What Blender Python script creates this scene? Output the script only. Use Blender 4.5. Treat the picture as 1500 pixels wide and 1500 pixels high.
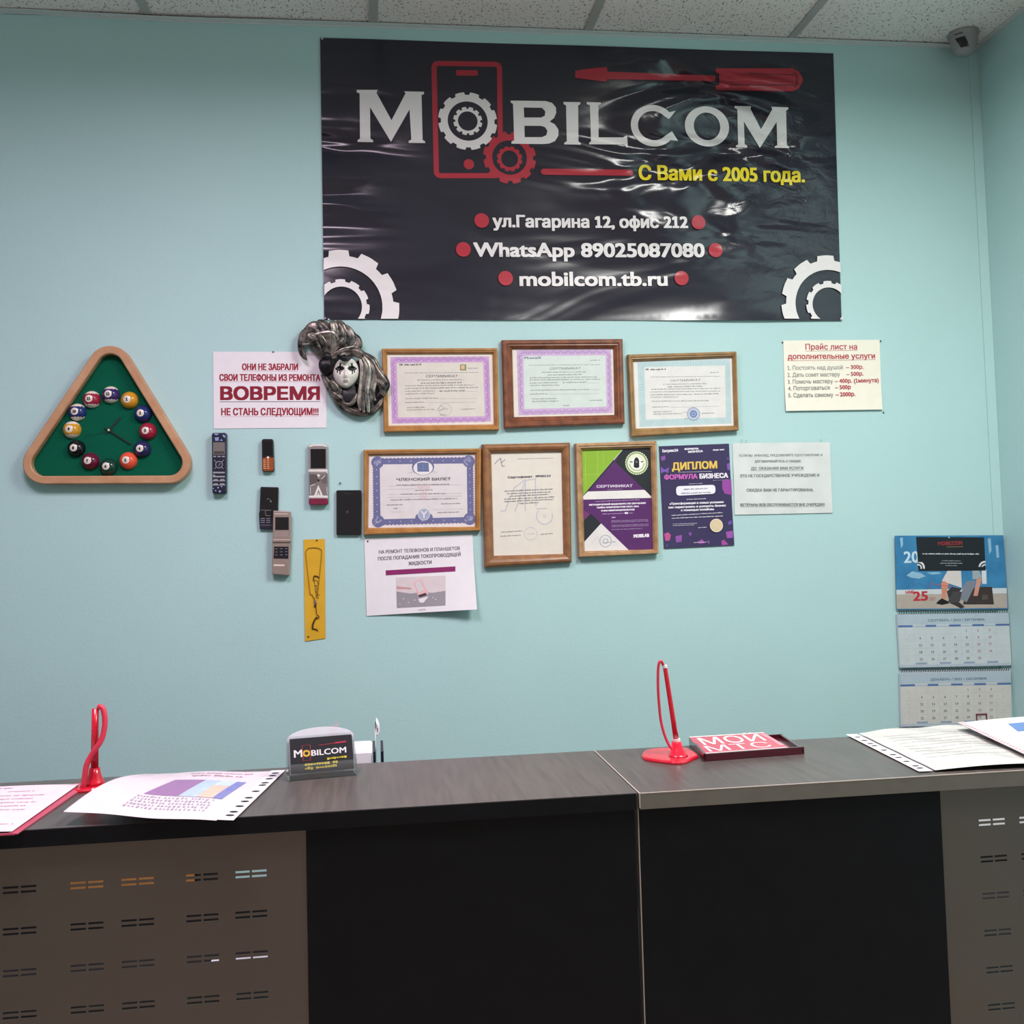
import bpy, bmesh, math, random
from mathutils import Vector, Matrix
from mathutils.geometry import tessellate_polygon, delaunay_2d_cdt

S = bpy.context.scene
C = S.collection
for o in list(bpy.data.objects):
    bpy.data.objects.remove(o)
PI = math.pi

# ---------------------------------------------------------------- camera, world, lamps, exposure
cam_data = bpy.data.cameras.new('camera')
cam = bpy.data.objects.new('camera', cam_data)
C.objects.link(cam)
R = Vector((0.99097103,-0.13138127,-0.02674669))
U = Vector((0.01920494,-0.05833904,0.99811208))
F = Vector((0.13269361,0.98961382,0.05528913))
M = Matrix((R, U, -F)).transposed().to_4x4()
M.translation = Vector((0, -2.8783, 1.5))
cam.matrix_world = M
cam_data.sensor_fit = 'HORIZONTAL'
cam_data.sensor_width = 36
cam_data.lens = 37.4066
cam_data.shift_y = -0.03511
cam_data.clip_start = 0.02
S.camera = cam

wd = bpy.data.worlds.new('world')
S.world = wd
wd.use_nodes = True
wd.node_tree.nodes['Background'].inputs[0].default_value = (0.9, 0.95, 1.0, 1)
wd.node_tree.nodes['Background'].inputs[1].default_value = 0.3


def area(name, loc, sx, sy, power, col, rot=(0, 0, 0)):
    l = bpy.data.lights.new(name, 'AREA')
    l.shape = 'RECTANGLE'
    l.spread = math.radians(171)
    l.size, l.size_y, l.energy, l.color = sx, sy, power, col
    o = bpy.data.objects.new(name, l)
    C.objects.link(o)
    o.location, o.rotation_euler = loc, rot
    return o


area('ceiling_lamp', (1.1, -1.62, 2.9), 0.58, 0.7, 32, (1.0, 1.0, 0.96))
area('ceiling_lamp', (-0.45, -1.65, 2.9), 0.58, 0.7, 22, (1.0, 0.78, 0.96))

S.view_settings.view_transform = 'Standard'
S.view_settings.look = 'None'
S.view_settings.gamma = 1
S.view_settings.use_curve_mapping = False
S.view_settings.exposure = 0.70

# ---------------------------------------------------------------- materials


def lin(h):
    h = h.lstrip('#')
    v = [int(h[i:i + 2], 16) / 255 for i in (0, 2, 4)]
    return tuple((c / 12.92 if c <= 0.04045 else ((c + 0.055) / 1.055) ** 2.4) for c in v) + (1,)


MATS = {}


def mat(name, col, rough=0.5, metal=0.0, spec=0.5, var=0.06, scale=40, bump=0.0, bscale=200, col2=None, stretch=None,
        coat=0.0):
    """principled surface with a little procedural colour variation and bump"""
    if name in MATS:
        return MATS[name]
    m = bpy.data.materials.new(name)
    m.use_nodes = True
    nt = m.node_tree
    b = nt.nodes['Principled BSDF']
    c = lin(col)
    b.inputs['Roughness'].default_value = rough
    b.inputs['Metallic'].default_value = metal
    b.inputs['Specular IOR Level'].default_value = spec
    b.inputs['Coat Weight'].default_value = coat
    b.inputs['Coat Roughness'].default_value = 0.08
    tc = nt.nodes.new('ShaderNodeTexCoord')
    mp = nt.nodes.new('ShaderNodeMapping')
    nt.links.new(tc.outputs['Object'], mp.inputs[0])
    if stretch:
        mp.inputs['Scale'].default_value = stretch
    n = nt.nodes.new('ShaderNodeTexNoise')
    n.inputs['Scale'].default_value = scale
    n.inputs['Detail'].default_value = 4
    nt.links.new(mp.outputs[0], n.inputs['Vector'])
    rp = nt.nodes.new('ShaderNodeValToRGB')
    a = lin(col2) if col2 else tuple(max(0, x * (1 - var)) for x in c[:3]) + (1,)
    e = c if col2 else tuple(min(1, x * (1 + var)) for x in c[:3]) + (1,)
    rp.color_ramp.elements[0].color, rp.color_ramp.elements[1].color = a, e
    rp.color_ramp.elements[0].position, rp.color_ramp.elements[1].position = 0.35, 0.65
    nt.links.new(n.outputs[0], rp.inputs[0])
    nt.links.new(rp.outputs[0], b.inputs['Base Color'])
    if bump:
        n2 = nt.nodes.new('ShaderNodeTexNoise')
        n2.inputs['Scale'].default_value = bscale
        n2.inputs['Detail'].default_value = 3
        nt.links.new(mp.outputs[0], n2.inputs['Vector'])
        bp = nt.nodes.new('ShaderNodeBump')
        bp.inputs['Strength'].default_value = bump
        bp.inputs['Distance'].default_value = 0.002
        nt.links.new(n2.outputs[0], bp.inputs['Height'])
        nt.links.new(bp.outputs[0], b.inputs['Normal'])
    MATS[name] = m
    return m


def ink(col, rough=0.55, spec=0.25):
    return mat('ink_' + col.strip('#') + ('' if rough == 0.55 else '_%d' % int(rough * 100)), col, rough, spec=spec, var=0.03)


def clear(name, tint, gloss=0.12, rough=0.06, opacity=0.0, body='#ffffff'):
    """thin clear plastic: see-through with a sheen; opacity adds a milky body"""
    m = bpy.data.materials.new(name)
    m.use_nodes = True
    nt = m.node_tree
    nt.nodes.clear()
    out = nt.nodes.new('ShaderNodeOutputMaterial')
    tr = nt.nodes.new('ShaderNodeBsdfTransparent')
    tr.inputs[0].default_value = lin(tint)
    gl = nt.nodes.new('ShaderNodeBsdfGlossy')
    gl.inputs['Roughness'].default_value = rough
    df = nt.nodes.new('ShaderNodeBsdfDiffuse')
    df.inputs[0].default_value = lin(body)
    m0 = nt.nodes.new('ShaderNodeMixShader')
    m0.inputs[0].default_value = opacity
    m1 = nt.nodes.new('ShaderNodeMixShader')
    fr = nt.nodes.new('ShaderNodeLayerWeight')
    fr.inputs['Blend'].default_value = gloss
    tc = nt.nodes.new('ShaderNodeTexCoord')
    n = nt.nodes.new('ShaderNodeTexNoise')
    n.inputs['Scale'].default_value = 60
    bp = nt.nodes.new('ShaderNodeBump')
    bp.inputs['Strength'].default_value = 0.25
    bp.inputs['Distance'].default_value = 0.003
    nt.links.new(tc.outputs['Object'], n.inputs['Vector'])
    nt.links.new(n.outputs[0], bp.inputs['Height'])
    nt.links.new(bp.outputs[0], gl.inputs['Normal'])
    nt.links.new(tr.outputs[0], m0.inputs[1])
    nt.links.new(df.outputs[0], m0.inputs[2])
    nt.links.new(fr.outputs['Fresnel'], m1.inputs[0])
    nt.links.new(m0.outputs[0], m1.inputs[1])
    nt.links.new(gl.outputs[0], m1.inputs[2])
    nt.links.new(m1.outputs[0], out.inputs[0])
    MATS[name] = m
    return m


# ---------------------------------------------------------------- object helpers


def tag(o, label, cat, group=None):
    o['label'] = label
    o['category'] = cat
    if group:
        o['group'] = group
    return o


def thing(name, label, cat, loc=(0, 0, 0), rot=(0, 0, 0), group=None):
    o = bpy.data.objects.new(name, None)
    o.empty_display_size = 0.02
    C.objects.link(o)
    o.location, o.rotation_euler = loc, rot
    return tag(o, label, cat, group)


def meshobj(name, verts, faces, mats, mi=None, parent=None, origin=(0, 0, 0), smooth=False, local=False):
    """verts are world coordinates; origin becomes the object's origin. local=True: coordinates of the parent"""
    me = bpy.data.meshes.new(name)
    ox, oy, oz = origin
    me.from_pydata([(v[0] - ox, v[1] - oy, v[2] - oz) for v in verts], [], faces)
    for m in mats:
        me.materials.append(m)
    if mi:
        for p, i in zip(me.polygons, mi):
            p.material_index = i
    if smooth:
        for p in me.polygons:
            p.use_smooth = True
    me.update()
    o = bpy.data.objects.new(name, me)
    C.objects.link(o)
    if parent is not None:
        o.parent = parent
        if local:
            o.location = (ox, oy, oz)
        else:
            o.location = Vector(origin) - parent.location
    else:
        o.location = (ox, oy, oz)
    return o


class MB:
    """collects shapes into one mesh"""

    def __init__(s):
        s.v, s.f, s.mi, s.mats = [], [], [], []

    def m(s, mt):
        if mt not in s.mats:
            s.mats.append(mt)
        return s.mats.index(mt)

    def add(s, vs, fs, mt):
        b = len(s.v)
        s.v += [tuple(v) for v in vs]
        s.f += [tuple(b + i for i in f) for f in fs]
        s.mi += [s.m(mt)] * len(fs)

    def box(s, x0, x1, y0, y1, z0, z1, mt, bevel=0.0):
        bm = bmesh.new()
        bmesh.ops.create_cube(bm, size=1)
        for v in bm.verts:
            v.co = ((x0 + x1) / 2 + v.co.x * (x1 - x0), (y0 + y1) / 2 + v.co.y * (y1 - y0), (z0 + z1) / 2 + v.co.z * (z1 - z0))
        if bevel:
            bmesh.ops.bevel(bm, geom=bm.edges[:], offset=bevel, segments=2, affect='EDGES')
        bm.verts.index_update()
        s.add([v.co[:] for v in bm.verts], [[v.index for v in f.verts] for f in bm.faces], mt)
        bm.free()

    def loops(s, loops, mt, closed=True, cap0=False, cap1=False):
        """skin a list of equal-length vertex rings"""
        n = len(loops[0])
        vs = [p for l in loops for p in l]
        fs = []
        for i in range(len(loops) - 1):
            for j in range(n if closed else n - 1):
                k2 = (j + 1) % n
                fs.append((i * n + j, i * n + k2, (i + 1) * n + k2, (i + 1) * n + j))
        if cap0:
            fs.append(tuple(range(n))[::-1])
        if cap1:
            fs.append(tuple((len(loops) - 1) * n + j for j in range(n)))
        s.add(vs, fs, mt)

    def tube(s, pts, rad, mt, n=12, cap=True):
        """round tube along world points; rad number or list"""
        pts = [Vector(p) for p in pts]
        rr = rad if isinstance(rad, (list, tuple)) else [rad] * len(pts)
        up = None
        rings = []
        for i, p in enumerate(pts):
            d = (pts[min(i + 1, len(pts) - 1)] - pts[max(i - 1, 0)]).normalized()
            if up is None:
                up = Vector((0, 1, 0)) if abs(d.y) < 0.9 else Vector((1, 0, 0))
            a = d.cross(up).normalized()
            b = a.cross(d).normalized()
            up = b
            rings.append([p + (a * math.cos(t) + b * math.sin(t)) * rr[i] for t in [2 * PI * j / n for j in range(n)]])
        s.loops(rings, mt, True, cap, cap)

    def build(s, name, parent=None, origin=(0, 0, 0), smooth=False, local=False):
        o = meshobj(name, s.v, s.f, s.mats, s.mi, parent, origin, smooth, local)
        bm = bmesh.new()
        bm.from_mesh(o.data)
        bmesh.ops.recalc_face_normals(bm, faces=bm.faces)
        bm.to_mesh(o.data)
        bm.free()
        return o


def spline(pts, n):
    """Catmull-Rom through tuples of any length"""
    out = []
    P = [pts[0]] + list(pts) + [pts[-1]]
    segs = len(pts) - 1
    for i in range(n + 1):
        t = i / n * segs
        k0 = min(int(t), segs - 1)
        t -= k0
        a, b, c, d = P[k0], P[k0 + 1], P[k0 + 2], P[k0 + 3]
        out.append(tuple(0.5 * (2 * b[q] + (c[q] - a[q]) * t + (2 * a[q] - 5 * b[q] + 4 * c[q] - d[q]) * t * t +
                                (3 * b[q] - a[q] - 3 * c[q] + d[q]) * t ** 3) for q in range(len(a))))
    return out


def rrect(cx, cy, w, h, r, n=6):
    """rounded rectangle, anticlockwise; r a number or (bl, br, tr, tl)"""
    rs = r if isinstance(r, tuple) else (r,) * 4
    out = []
    for q, (sx, sy, a0) in enumerate(((-1, -1, PI), (1, -1, 1.5 * PI), (1, 1, 0), (-1, 1, 0.5 * PI))):
        rad = rs[q]
        for j in range(n + 1):
            a = a0 + j / n * PI / 2
            out.append((cx + sx * (w / 2 - rad) + rad * math.cos(a), cy + sy * (h / 2 - rad) + rad * math.sin(a)))
    return out


def inset(loop, d):
    n = len(loop)
    out = []
    for i in range(n):
        a, b, c = Vector(loop[i - 1]), Vector(loop[i]), Vector(loop[(i + 1) % n])
        e1, e2 = (b - a), (c - b)
        if e1.length < 1e-9:
            e1 = e2
        if e2.length < 1e-9:
            e2 = e1
        n1 = Vector((-e1.y, e1.x)).normalized()
        n2 = Vector((-e2.y, e2.x)).normalized()
        m = n1 + n2
        m = m.normalized() if m.length > 1e-6 else n1
        f = d / max(0.35, m.dot(n1))
        out.append((b.x + m.x * f, b.y + m.y * f))
    return out


# ---- flat printed sheets: every mark is real geometry a hair above the sheet
TXT = {}
GLY = {}
CAP = [0]


def glyphs(body, res):
    key = (body, res)
    if key in TXT:
        return TXT[key]
    c = bpy.data.curves.new('t', 'FONT')
    c.body, c.size, c.resolution_u = body, 1, res
    c.fill_mode = 'NONE'
    o = bpy.data.objects.new('t', c)
    C.objects.link(o)
    bpy.context.view_layer.update()
    me = o.to_mesh()
    co = [(v.co.x, v.co.y) for v in me.vertices]
    nxt = {e.vertices[0]: e.vertices[1] for e in me.edges}
    o.to_mesh_clear()
    bpy.data.objects.remove(o)
    bpy.data.curves.remove(c)
    left, loops = set(nxt), []
    while left:
        v = min(left)
        l = []
        while v in left:
            left.discard(v)
            l.append(v)
            v = nxt.get(v)
        loops.append([co[i] for i in l])
    loops.sort(key=lambda l: min(p[0] for p in l))
    groups, xm = [], -9
    for l in loops:
        if min(p[0] for p in l) > xm or not groups:
            groups.append([])
        groups[-1].append(l)
        xm = max(xm, max(p[0] for p in l))
    vs, fs = [], []
    for g in groups:
        key2 = tuple(tuple((round(p[0] - g[0][0][0], 3), round(p[1], 3)) for p in l) for l in g)
        if key2 not in GLY:
            pts, ed = [], []
            for l in g:
                k0 = len(pts)
                pts += [Vector(p) for p in l]
                ed += [(k0 + i, k0 + (i + 1) % len(l)) for i in range(len(l))]
            r = delaunay_2d_cdt(pts, ed, [], 0, 1e-6)
            keep = []
            for t in r[2]:
                cx, cy = sum(r[0][i].x for i in t) / 3, sum(r[0][i].y for i in t) / 3
                w = 0
                for a, b in ed:
                    p, q = pts[a], pts[b]
                    if (p.y <= cy) != (q.y <= cy):
                        if p.x + (cy - p.y) / (q.y - p.y) * (q.x - p.x) > cx:
                            w += 1 if q.y > p.y else -1
                if w:
                    keep.append(tuple(t))
            x0 = g[0][0][0]
            GLY[key2] = ([(p.x - x0, p.y) for p in r[0]], keep)
        gv, gf = GLY[key2]
        if '1' in body and 'I' not in body and len(gv) == 4 and abs(max(p[0] for p in gv) - min(p[0] for p in gv) - .098) < .003 and max(p[1] for p in gv) > .67:
            xl = min(p[0] for p in gv)     # give the plain figure one its flag and foot
            gf = gf + [(4, 5, 6, 7), (8, 9, 10, 11)]
            gv = gv + [(xl - .13, .50), (xl, .56), (xl, .682), (xl - .13, .60), (xl - .11, 0), (xl + .21, 0), (xl + .21, .085), (xl - .11, .085)]
        k0 = len(vs)
        vs += [(p[0] + g[0][0][0], p[1]) for p in gv]
        fs += [tuple(k0 + i for i in f) for f in gf]
    TXT[key] = (vs, fs)
    return TXT[key]


class Sheet:
    def __init__(s, place):
        s.place, s.v, s.f, s.mi, s.mats, s.d = place, [], [], [], [], 0.0002
        s.step = 0.000008
        s.lock = False

    def m(s, mt):
        if isinstance(mt, str):
            mt = ink(mt)
        if mt not in s.mats:
            s.mats.append(mt)
        return s.mats.index(mt)

    def raw(s, vs, fs, mt, d=None):
        if d is None:
            s.d += 0 if s.lock else s.step
            d = s.d
        b = len(s.v)
        s.v += [(v[0], v[1], d) for v in vs]
        k0 = s.m(mt)
        for f in fs:
            a = sum(vs[f[i]][0] * vs[f[(i + 1) % len(f)]][1] - vs[f[(i + 1) % len(f)]][0] * vs[f[i]][1] for i in range(len(f)))
            s.f.append(tuple(b + i for i in (f if a > 0 else f[::-1])))
            s.mi.append(k0)

    def base(s, q, mt, nx=1, ny=1, thick=0.0003):
        """the sheet itself: quad TL, TR, BR, BL as a thin slab"""
        tl, tr, br, bl = q
        g = []
        for j in range(ny + 1):
            for i in range(nx + 1):
                a, b = i / nx, j / ny
                g.append(tuple((bl[c] * (1 - a) + br[c] * a) * (1 - b) + (tl[c] * (1 - a) + tr[c] * a) * b for c in (0, 1)))
        W = nx + 1
        fs = [(j * W + i, j * W + i + 1, (j + 1) * W + i + 1, (j + 1) * W + i) for j in range(ny) for i in range(nx)]
        k0 = s.m(mt)
        b0 = len(s.v)
        s.v += [(p[0], p[1], 0.0) for p in g]
        s.f += [tuple(b0 + i for i in f) for f in fs]
        b1 = len(s.v)
        s.v += [(p[0], p[1], -thick) for p in g]
        s.f += [tuple(b1 + i for i in f[::-1]) for f in fs]
        rim = [i for i in range(W)] + [j * W + nx for j in range(1, ny + 1)] + [ny * W + i for i in range(nx - 1, -1, -1)] + \
              [j * W for j in range(ny - 1, 0, -1)]
        b2 = len(s.v)
        s.v += [(g[i][0], g[i][1], 0.0) for i in rim] + [(g[i][0], g[i][1], -thick) for i in rim]
        nr = len(rim)
        for i in range(nr):
            k2 = (i + 1) % nr
            s.f.append((b2 + i, b2 + nr + i, b2 + nr + k2, b2 + k2))
        s.mi += [k0] * (2 * len(fs) + len(rim))
        s.q = q
        return s

    def at(s, x, y):
        """x from the left, y from the top, both 0..1"""
        tl, tr, br, bl = s.q
        return tuple((tl[c] * (1 - x) + tr[c] * x) * (1 - y) + (bl[c] * (1 - x) + br[c] * x) * y for c in (0, 1))

    def poly(s, loops, mt):
        if not isinstance(loops[0][0], (tuple, list)):
            loops = [loops]
        tri = tessellate_polygon([[Vector((p[0], p[1], 0)) for p in l] for l in loops])
        s.raw([p for l in loops for p in l], [tuple(t) for t in tri], mt)

    def rect(s, a, b, mt):
        s.raw([(a[0], a[1]), (b[0], a[1]), (b[0], b[1]), (a[0], b[1])], [(0, 1, 2, 3)], mt)

    def ring(s, c, r0, r1, mt, n=40, a0=0.0, a1=2 * PI, sy=1.0):
        vs, fs = [], []
        for i in range(n + 1):
            t = a0 + (a1 - a0) * i / n
            vs += [(c[0] + r0 * math.cos(t), c[1] + sy * r0 * math.sin(t)), (c[0] + r1 * math.cos(t), c[1] + sy * r1 * math.sin(t))]
        for i in range(n):
            fs.append((2 * i, 2 * i + 1, 2 * i + 3, 2 * i + 2))
        s.raw(vs, fs, mt)

    def disc(s, c, r, mt, n=28, sy=1.0):
        s.raw([(c[0] + r * math.cos(2 * PI * i / n), c[1] + sy * r * math.sin(2 * PI * i / n)) for i in range(n)], [tuple(range(n))], mt)

    def line(s, pts, w, mt, round_ends=False):
        s.d += 0 if s.lock else s.step
        for i in range(len(pts) - 1):
            a, b = Vector(pts[i]), Vector(pts[i + 1])
            if (b - a).length < 1e-9:
                continue
            e = (b - a).normalized()
            nn = Vector((-e.y, e.x)) * w / 2
            s.raw([tuple(a - nn), tuple(b - nn), tuple(b + nn), tuple(a + nn)], [(0, 1, 2, 3)], mt, s.d + 1e-6 * (i % 2))
        if round_ends or len(pts) > 2:
            for p in (pts if round_ends else pts[1:-1]):
                s.raw([(p[0] + w / 2 * math.cos(2 * PI * i / 10), p[1] + w / 2 * math.sin(2 * PI * i / 10)) for i in range(10)],
                      [tuple(range(10))], mt, s.d + 2e-6)

    def gear(s, c, rb, rt, rh, n, mt, clip=None, ph=0.0, duty=0.42):
        """toothed ring; clip = (xmin, ymin, xmax, ymax)"""
        prof = []
        for i in range(n):
            a = 2 * PI * i / n + ph
            w = 2 * PI / n
            for t, rr in ((0, rb), (0.25 - duty / 4, rb), (0.31 - duty / 4, rt), (0.44, rt), (0.56, rt), (0.69 + duty / 4, rt), (0.75 + duty / 4, rb)):
                prof.append((a + w * t, rr))
        prof.append((2 * PI + ph, rb))
        for i in range(len(prof) - 1):
            (a, ra), (b, rb2) = prof[i], prof[i + 1]
            q = [(c[0] + rh * math.cos(a), c[1] + rh * math.sin(a)), (c[0] + ra * math.cos(a), c[1] + ra * math.sin(a)),
                 (c[0] + rb2 * math.cos(b), c[1] + rb2 * math.sin(b)), (c[0] + rh * math.cos(b), c[1] + rh * math.sin(b))]
            if clip:
                for ax, sg, lim in ((0, 1, clip[0]), (1, 1, clip[1]), (0, -1, -clip[2]), (1, -1, -clip[3])):
                    o = []
                    for j in range(len(q)):
                        p0, p1 = q[j - 1], q[j]
                        d0, d1 = sg * p0[ax] - lim, sg * p1[ax] - lim
                        if (d0 >= 0) != (d1 >= 0):
                            t = d0 / (d0 - d1)
                            o.append((p0[0] + (p1[0] - p0[0]) * t, p0[1] + (p1[1] - p0[1]) * t))
                        if d1 >= 0:
                            o.append(p1)
                    q = o
                    if len(q) < 3:
                        break
            if len(q) >= 3:
                s.raw(q, [tuple(range(len(q)))], mt, s.d + s.step)
        s.d += s.step

    def text(s, body, A, B, up, mt, bold=0.0, res=2, slant=0.0):
        """writing from A to B along its baseline; up = cap height (number) or the cap-height vector"""
        if not CAP[0]:
            vs, fs = glyphs('H', 2)
            CAP[0] = max(v[1] for v in vs)
        vs, fs = glyphs(body, res)
        if not vs:
            return
        x0, x1 = min(v[0] for v in vs), max(v[0] for v in vs)
        e = ((B[0] - A[0]) / (x1 - x0), (B[1] - A[1]) / (x1 - x0))
        if not isinstance(up, (tuple, list)):
            l = math.hypot(B[0] - A[0], B[1] - A[1])
            up = (-(B[1] - A[1]) / l * up, (B[0] - A[0]) / l * up)
        w = [(A[0] + e[0] * (v[0] - x0 + slant * v[1]) + up[0] * v[1] / CAP[0], A[1] + e[1] * (v[0] - x0 + slant * v[1]) + up[1] * v[1] / CAP[0]) for v in vs]
        s.d += 0 if s.lock else s.step
        offs = [(0, 0)]
        if bold:
            b = bold
            offs += [(b, b * .6), (-b, b * .6), (-b, -b * .6), (b, -b * .6)]
            if bold > 0.0006:
                offs += [(b, 0), (-b, 0), (0, b * .6), (0, -b * .6)]
        for i, (dx, dy) in enumerate(offs):
            s.raw([(p[0] + dx, p[1] + dy) for p in w], fs, mt, s.d + i * 8e-7)
        s.d += 0 if s.lock else s.step

    def greek(s, A, B, h, mt, seed=0, fill=0.62, gap=0.2):
        """a line of print too small to read: uneven little strokes in word groups"""
        rnd = random.Random(seed)
        L = math.hypot(B[0] - A[0], B[1] - A[1])
        e = ((B[0] - A[0]) / L, (B[1] - A[1]) / L)
        if isinstance(h, (tuple, list)):
            n, hh = h, math.hypot(*h)
        else:
            n, hh = (-e[1] * h, e[0] * h), h
        x = 0.0
        vs, fs = [], []
        while x < L:
            for _ in range(rnd.randint(3, 10)):
                w = hh * rnd.uniform(0.3, 0.62)
                if x + w > L:
                    x = L + 1
                    break
                y0, y1 = rnd.choice(((0, .75), (0, .8), (.0, .7), (-.2, .75), (0, 1.0), (.1, .6)))
                b = len(vs)
                for (px, py) in ((x, y0), (x + w, y0), (x + w, y1), (x, y1)):
                    vs.append((A[0] + e[0] * px + n[0] * py, A[1] + e[1] * px + n[1] * py))
                fs.append((b, b + 1, b + 2, b + 3))
                x += w + hh * gap * rnd.uniform(.6, 1.3)
            x += hh * 0.5
        if vs:
            s.raw(vs, fs, mt)

    def build(s, name, parent=None, origin=(0, 0, 0), maxedge=None, local=False, smooth=False):
        V, Fc, MI = s.v, s.f, s.mi
        if maxedge:
            me = bpy.data.meshes.new('tmp')
            me.from_pydata(V, [], Fc)
            for p, i in zip(me.polygons, MI):
                p.material_index = i
            bm = bmesh.new()
            bm.from_mesh(me)
            bmesh.ops.triangulate(bm, faces=[f for f in bm.faces if len(f.verts) > 3])
            for _ in range(7):
                le = [e for e in bm.edges if e.calc_length() > maxedge and abs(e.verts[0].co.z - e.verts[1].co.z) < 1e-7]
                if not le:
                    break
                bmesh.ops.subdivide_edges(bm, edges=le, cuts=1, use_grid_fill=False)
                bmesh.ops.triangulate(bm, faces=[f for f in bm.faces if len(f.verts) > 3])
            bm.verts.index_update()
            V = [tuple(v.co) for v in bm.verts]
            Fc = [tuple(v.index for v in f.verts) for f in bm.faces]
            MI = [f.material_index for f in bm.faces]
            bm.free()
            bpy.data.meshes.remove(me)
        return meshobj(name, [s.place(*v) for v in V], Fc, s.mats, MI, parent, origin, smooth, local)


def wall_place(dep, bend=None):
    """u = x, v = z on the back wall; dep metres in front of it"""
    if bend:
        return lambda u, v, d: (u, -(dep + d + bend(u, v)), v)
    return lambda u, v, d: (u, -(dep + d), v)


def quad_place(tl, tr, br, bl, bend=None):
    """u, v in 0..1 over four space points, v = 1 at the far edge; d and bend lift along z"""
    tl, tr, br, bl = map(Vector, (tl, tr, br, bl))

    def f(u, v, d):
        p = (bl * (1 - u) + br * u) * (1 - v) + (tl * (1 - u) + tr * u) * v
        return (p.x, p.y, p.z + d + (bend(u, v) if bend else 0))
    return f


UNIT = [(0, 1), (1, 1), (1, 0), (0, 0)]


def mid(q):
    return (sum(p[0] for p in q) / 4, sum(p[1] for p in q) / 4)


def bil(q, x, y):
    tl, tr, br, bl = q
    return tuple((tl[c] * (1 - x) + tr[c] * x) * (1 - y) + (bl[c] * (1 - x) + br[c] * x) * y for c in (0, 1))


# ================================================================ the room
XL, XR, YF, ZC = -2.2, 1.818, -4.3, 2.915
M_wall = mat('wall_paint', '#b4d6d5', 0.6, spec=0.3, var=0.015, scale=3, bump=0.25, bscale=140)
M_ceil = bpy.data.materials.new('ceiling_tile')
M_ceil.use_nodes = True
nt = M_ceil.node_tree
bs = nt.nodes['Principled BSDF']
bs.inputs['Roughness'].default_value = 0.9
bs.inputs['Specular IOR Level'].default_value = 0.1
tc = nt.nodes.new('ShaderNodeTexCoord')
vor = nt.nodes.new('ShaderNodeTexNoise')
vor.inputs['Scale'].default_value = 150
vor.inputs['Detail'].default_value = 2.5
mp = nt.nodes.new('ShaderNodeMapping')
mp.inputs['Scale'].default_value = (1.2, 0.7, 1)
rp = nt.nodes.new('ShaderNodeValToRGB')
rp.color_ramp.elements[0].position, rp.color_ramp.elements[1].position = 0.33, 0.42
rp.color_ramp.elements[0].color, rp.color_ramp.elements[1].color = lin('#a49b99'), lin('#f7eeea')
nt.links.new(tc.outputs['Object'], mp.inputs[0])
nt.links.new(mp.outputs[0], vor.inputs['Vector'])
nt.links.new(vor.outputs[0], rp.inputs[0])
nt.links.new(rp.outputs[0], bs.inputs['Base Color'])
bp = nt.nodes.new('ShaderNodeBump')
bp.inputs['Strength'].default_value = 0.5
bp.inputs['Distance'].default_value = 0.003
nt.links.new(rp.outputs[0], bp.inputs['Height'])
nt.links.new(bp.outputs[0], bs.inputs['Normal'])
M_bar = mat('ceiling_bar', '#b4b3b0', 0.5, var=0.02)
M_trim = mat('trim_white', '#d2d6d6', 0.5, var=0.02)
M_gap_shade = mat('gap_shade', '#1b1a1e', .9)
M_floor = mat('floor_lino', '#b8a99c', 0.45, var=0.2, scale=6)
M_front = mat('front_wall_paint', '#c9b8a8', 0.7, var=0.05, scale=4)


def struct(name, mb, parent=None):
    o = mb.build(name, parent)
    if parent is None:
        o['kind'] = 'structure'
    return o


def slab(name, x0, x1, y0, y1, z0, z1, m_):
    b = MB()
    b.box(x0, x1, y0, y1, z0, z1, m_)
    return struct(name, b)


slab('floor', XL - .1, XR + .1, YF - .1, .1, -.1, 0, M_floor)
ceiling = slab('ceiling', XL - .1, XR + .1, YF - .1, .1, ZC, ZC + .1, M_ceil)
slab('wall_back', XL - .1, XR + .1, 0, .1, 0, ZC, M_wall)
slab('wall_right', XR, XR + .1, YF, 0, 0, ZC, M_wall)
slab('wall_left', XL - .1, XL, YF, 0, 0, ZC, M_wall)
slab('wall_front', XL - .1, XR + .1, YF - .1, YF, 0, ZC, M_front)
b = MB()
for i in range(-3, 4):
    x = 0.0345 + 0.6 * i
    if XL < x < XR:
        b.box(x - .012, x + .012, YF, -.012, ZC - .0035, ZC, M_bar)
for j in range(1, 7):
    b.box(XL, XR, -.6 * j - .012, -.6 * j + .012, ZC - .003, ZC, M_bar)
struct('ceiling_grid', b, ceiling)
# angle trim along the wall tops: it sags a little near the left
b = MB()
for (xa, za, xb, zb) in ((-2.2, 0, -.86, 0), (-.86, 0, -.72, -.003), (-.72, -.003, -.55, -.0055), (-.55, -.0055, -.42, -.006), (-.42, -.006, -.25, -.004), (-.25, -.004, .03, -.002), (.03, -.002, XR, -.0015)):
    v = []
    for (x, z) in ((xa, za), (xb, zb)):
        v.append([(x, -.0005, ZC - .0025 + z), (x, -.019, ZC - .0025 + z), (x, -.019, ZC - .0045 + z), (x, -.002, ZC - .0055 + z), (x, -.002, ZC - .0085 + z), (x, -.0005, ZC - .0085 + z)])
    b.loops(v, M_trim, True, True, True)
b.box(-.93, XR - .03, -.0012, -.0005, ZC - .009, ZC - .0002, M_gap_shade)  # dark backing strip: paints in the shade of the gap over the trim
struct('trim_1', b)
b = MB()
b.box(XR - .012, XR - .0005, YF, -.02, ZC - .0045, ZC - .0005, M_trim)
b.box(XR - .002, XR - .0005, YF, -.02, ZC - .009, ZC - .004, M_trim)
struct('trim_2', b)
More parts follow.
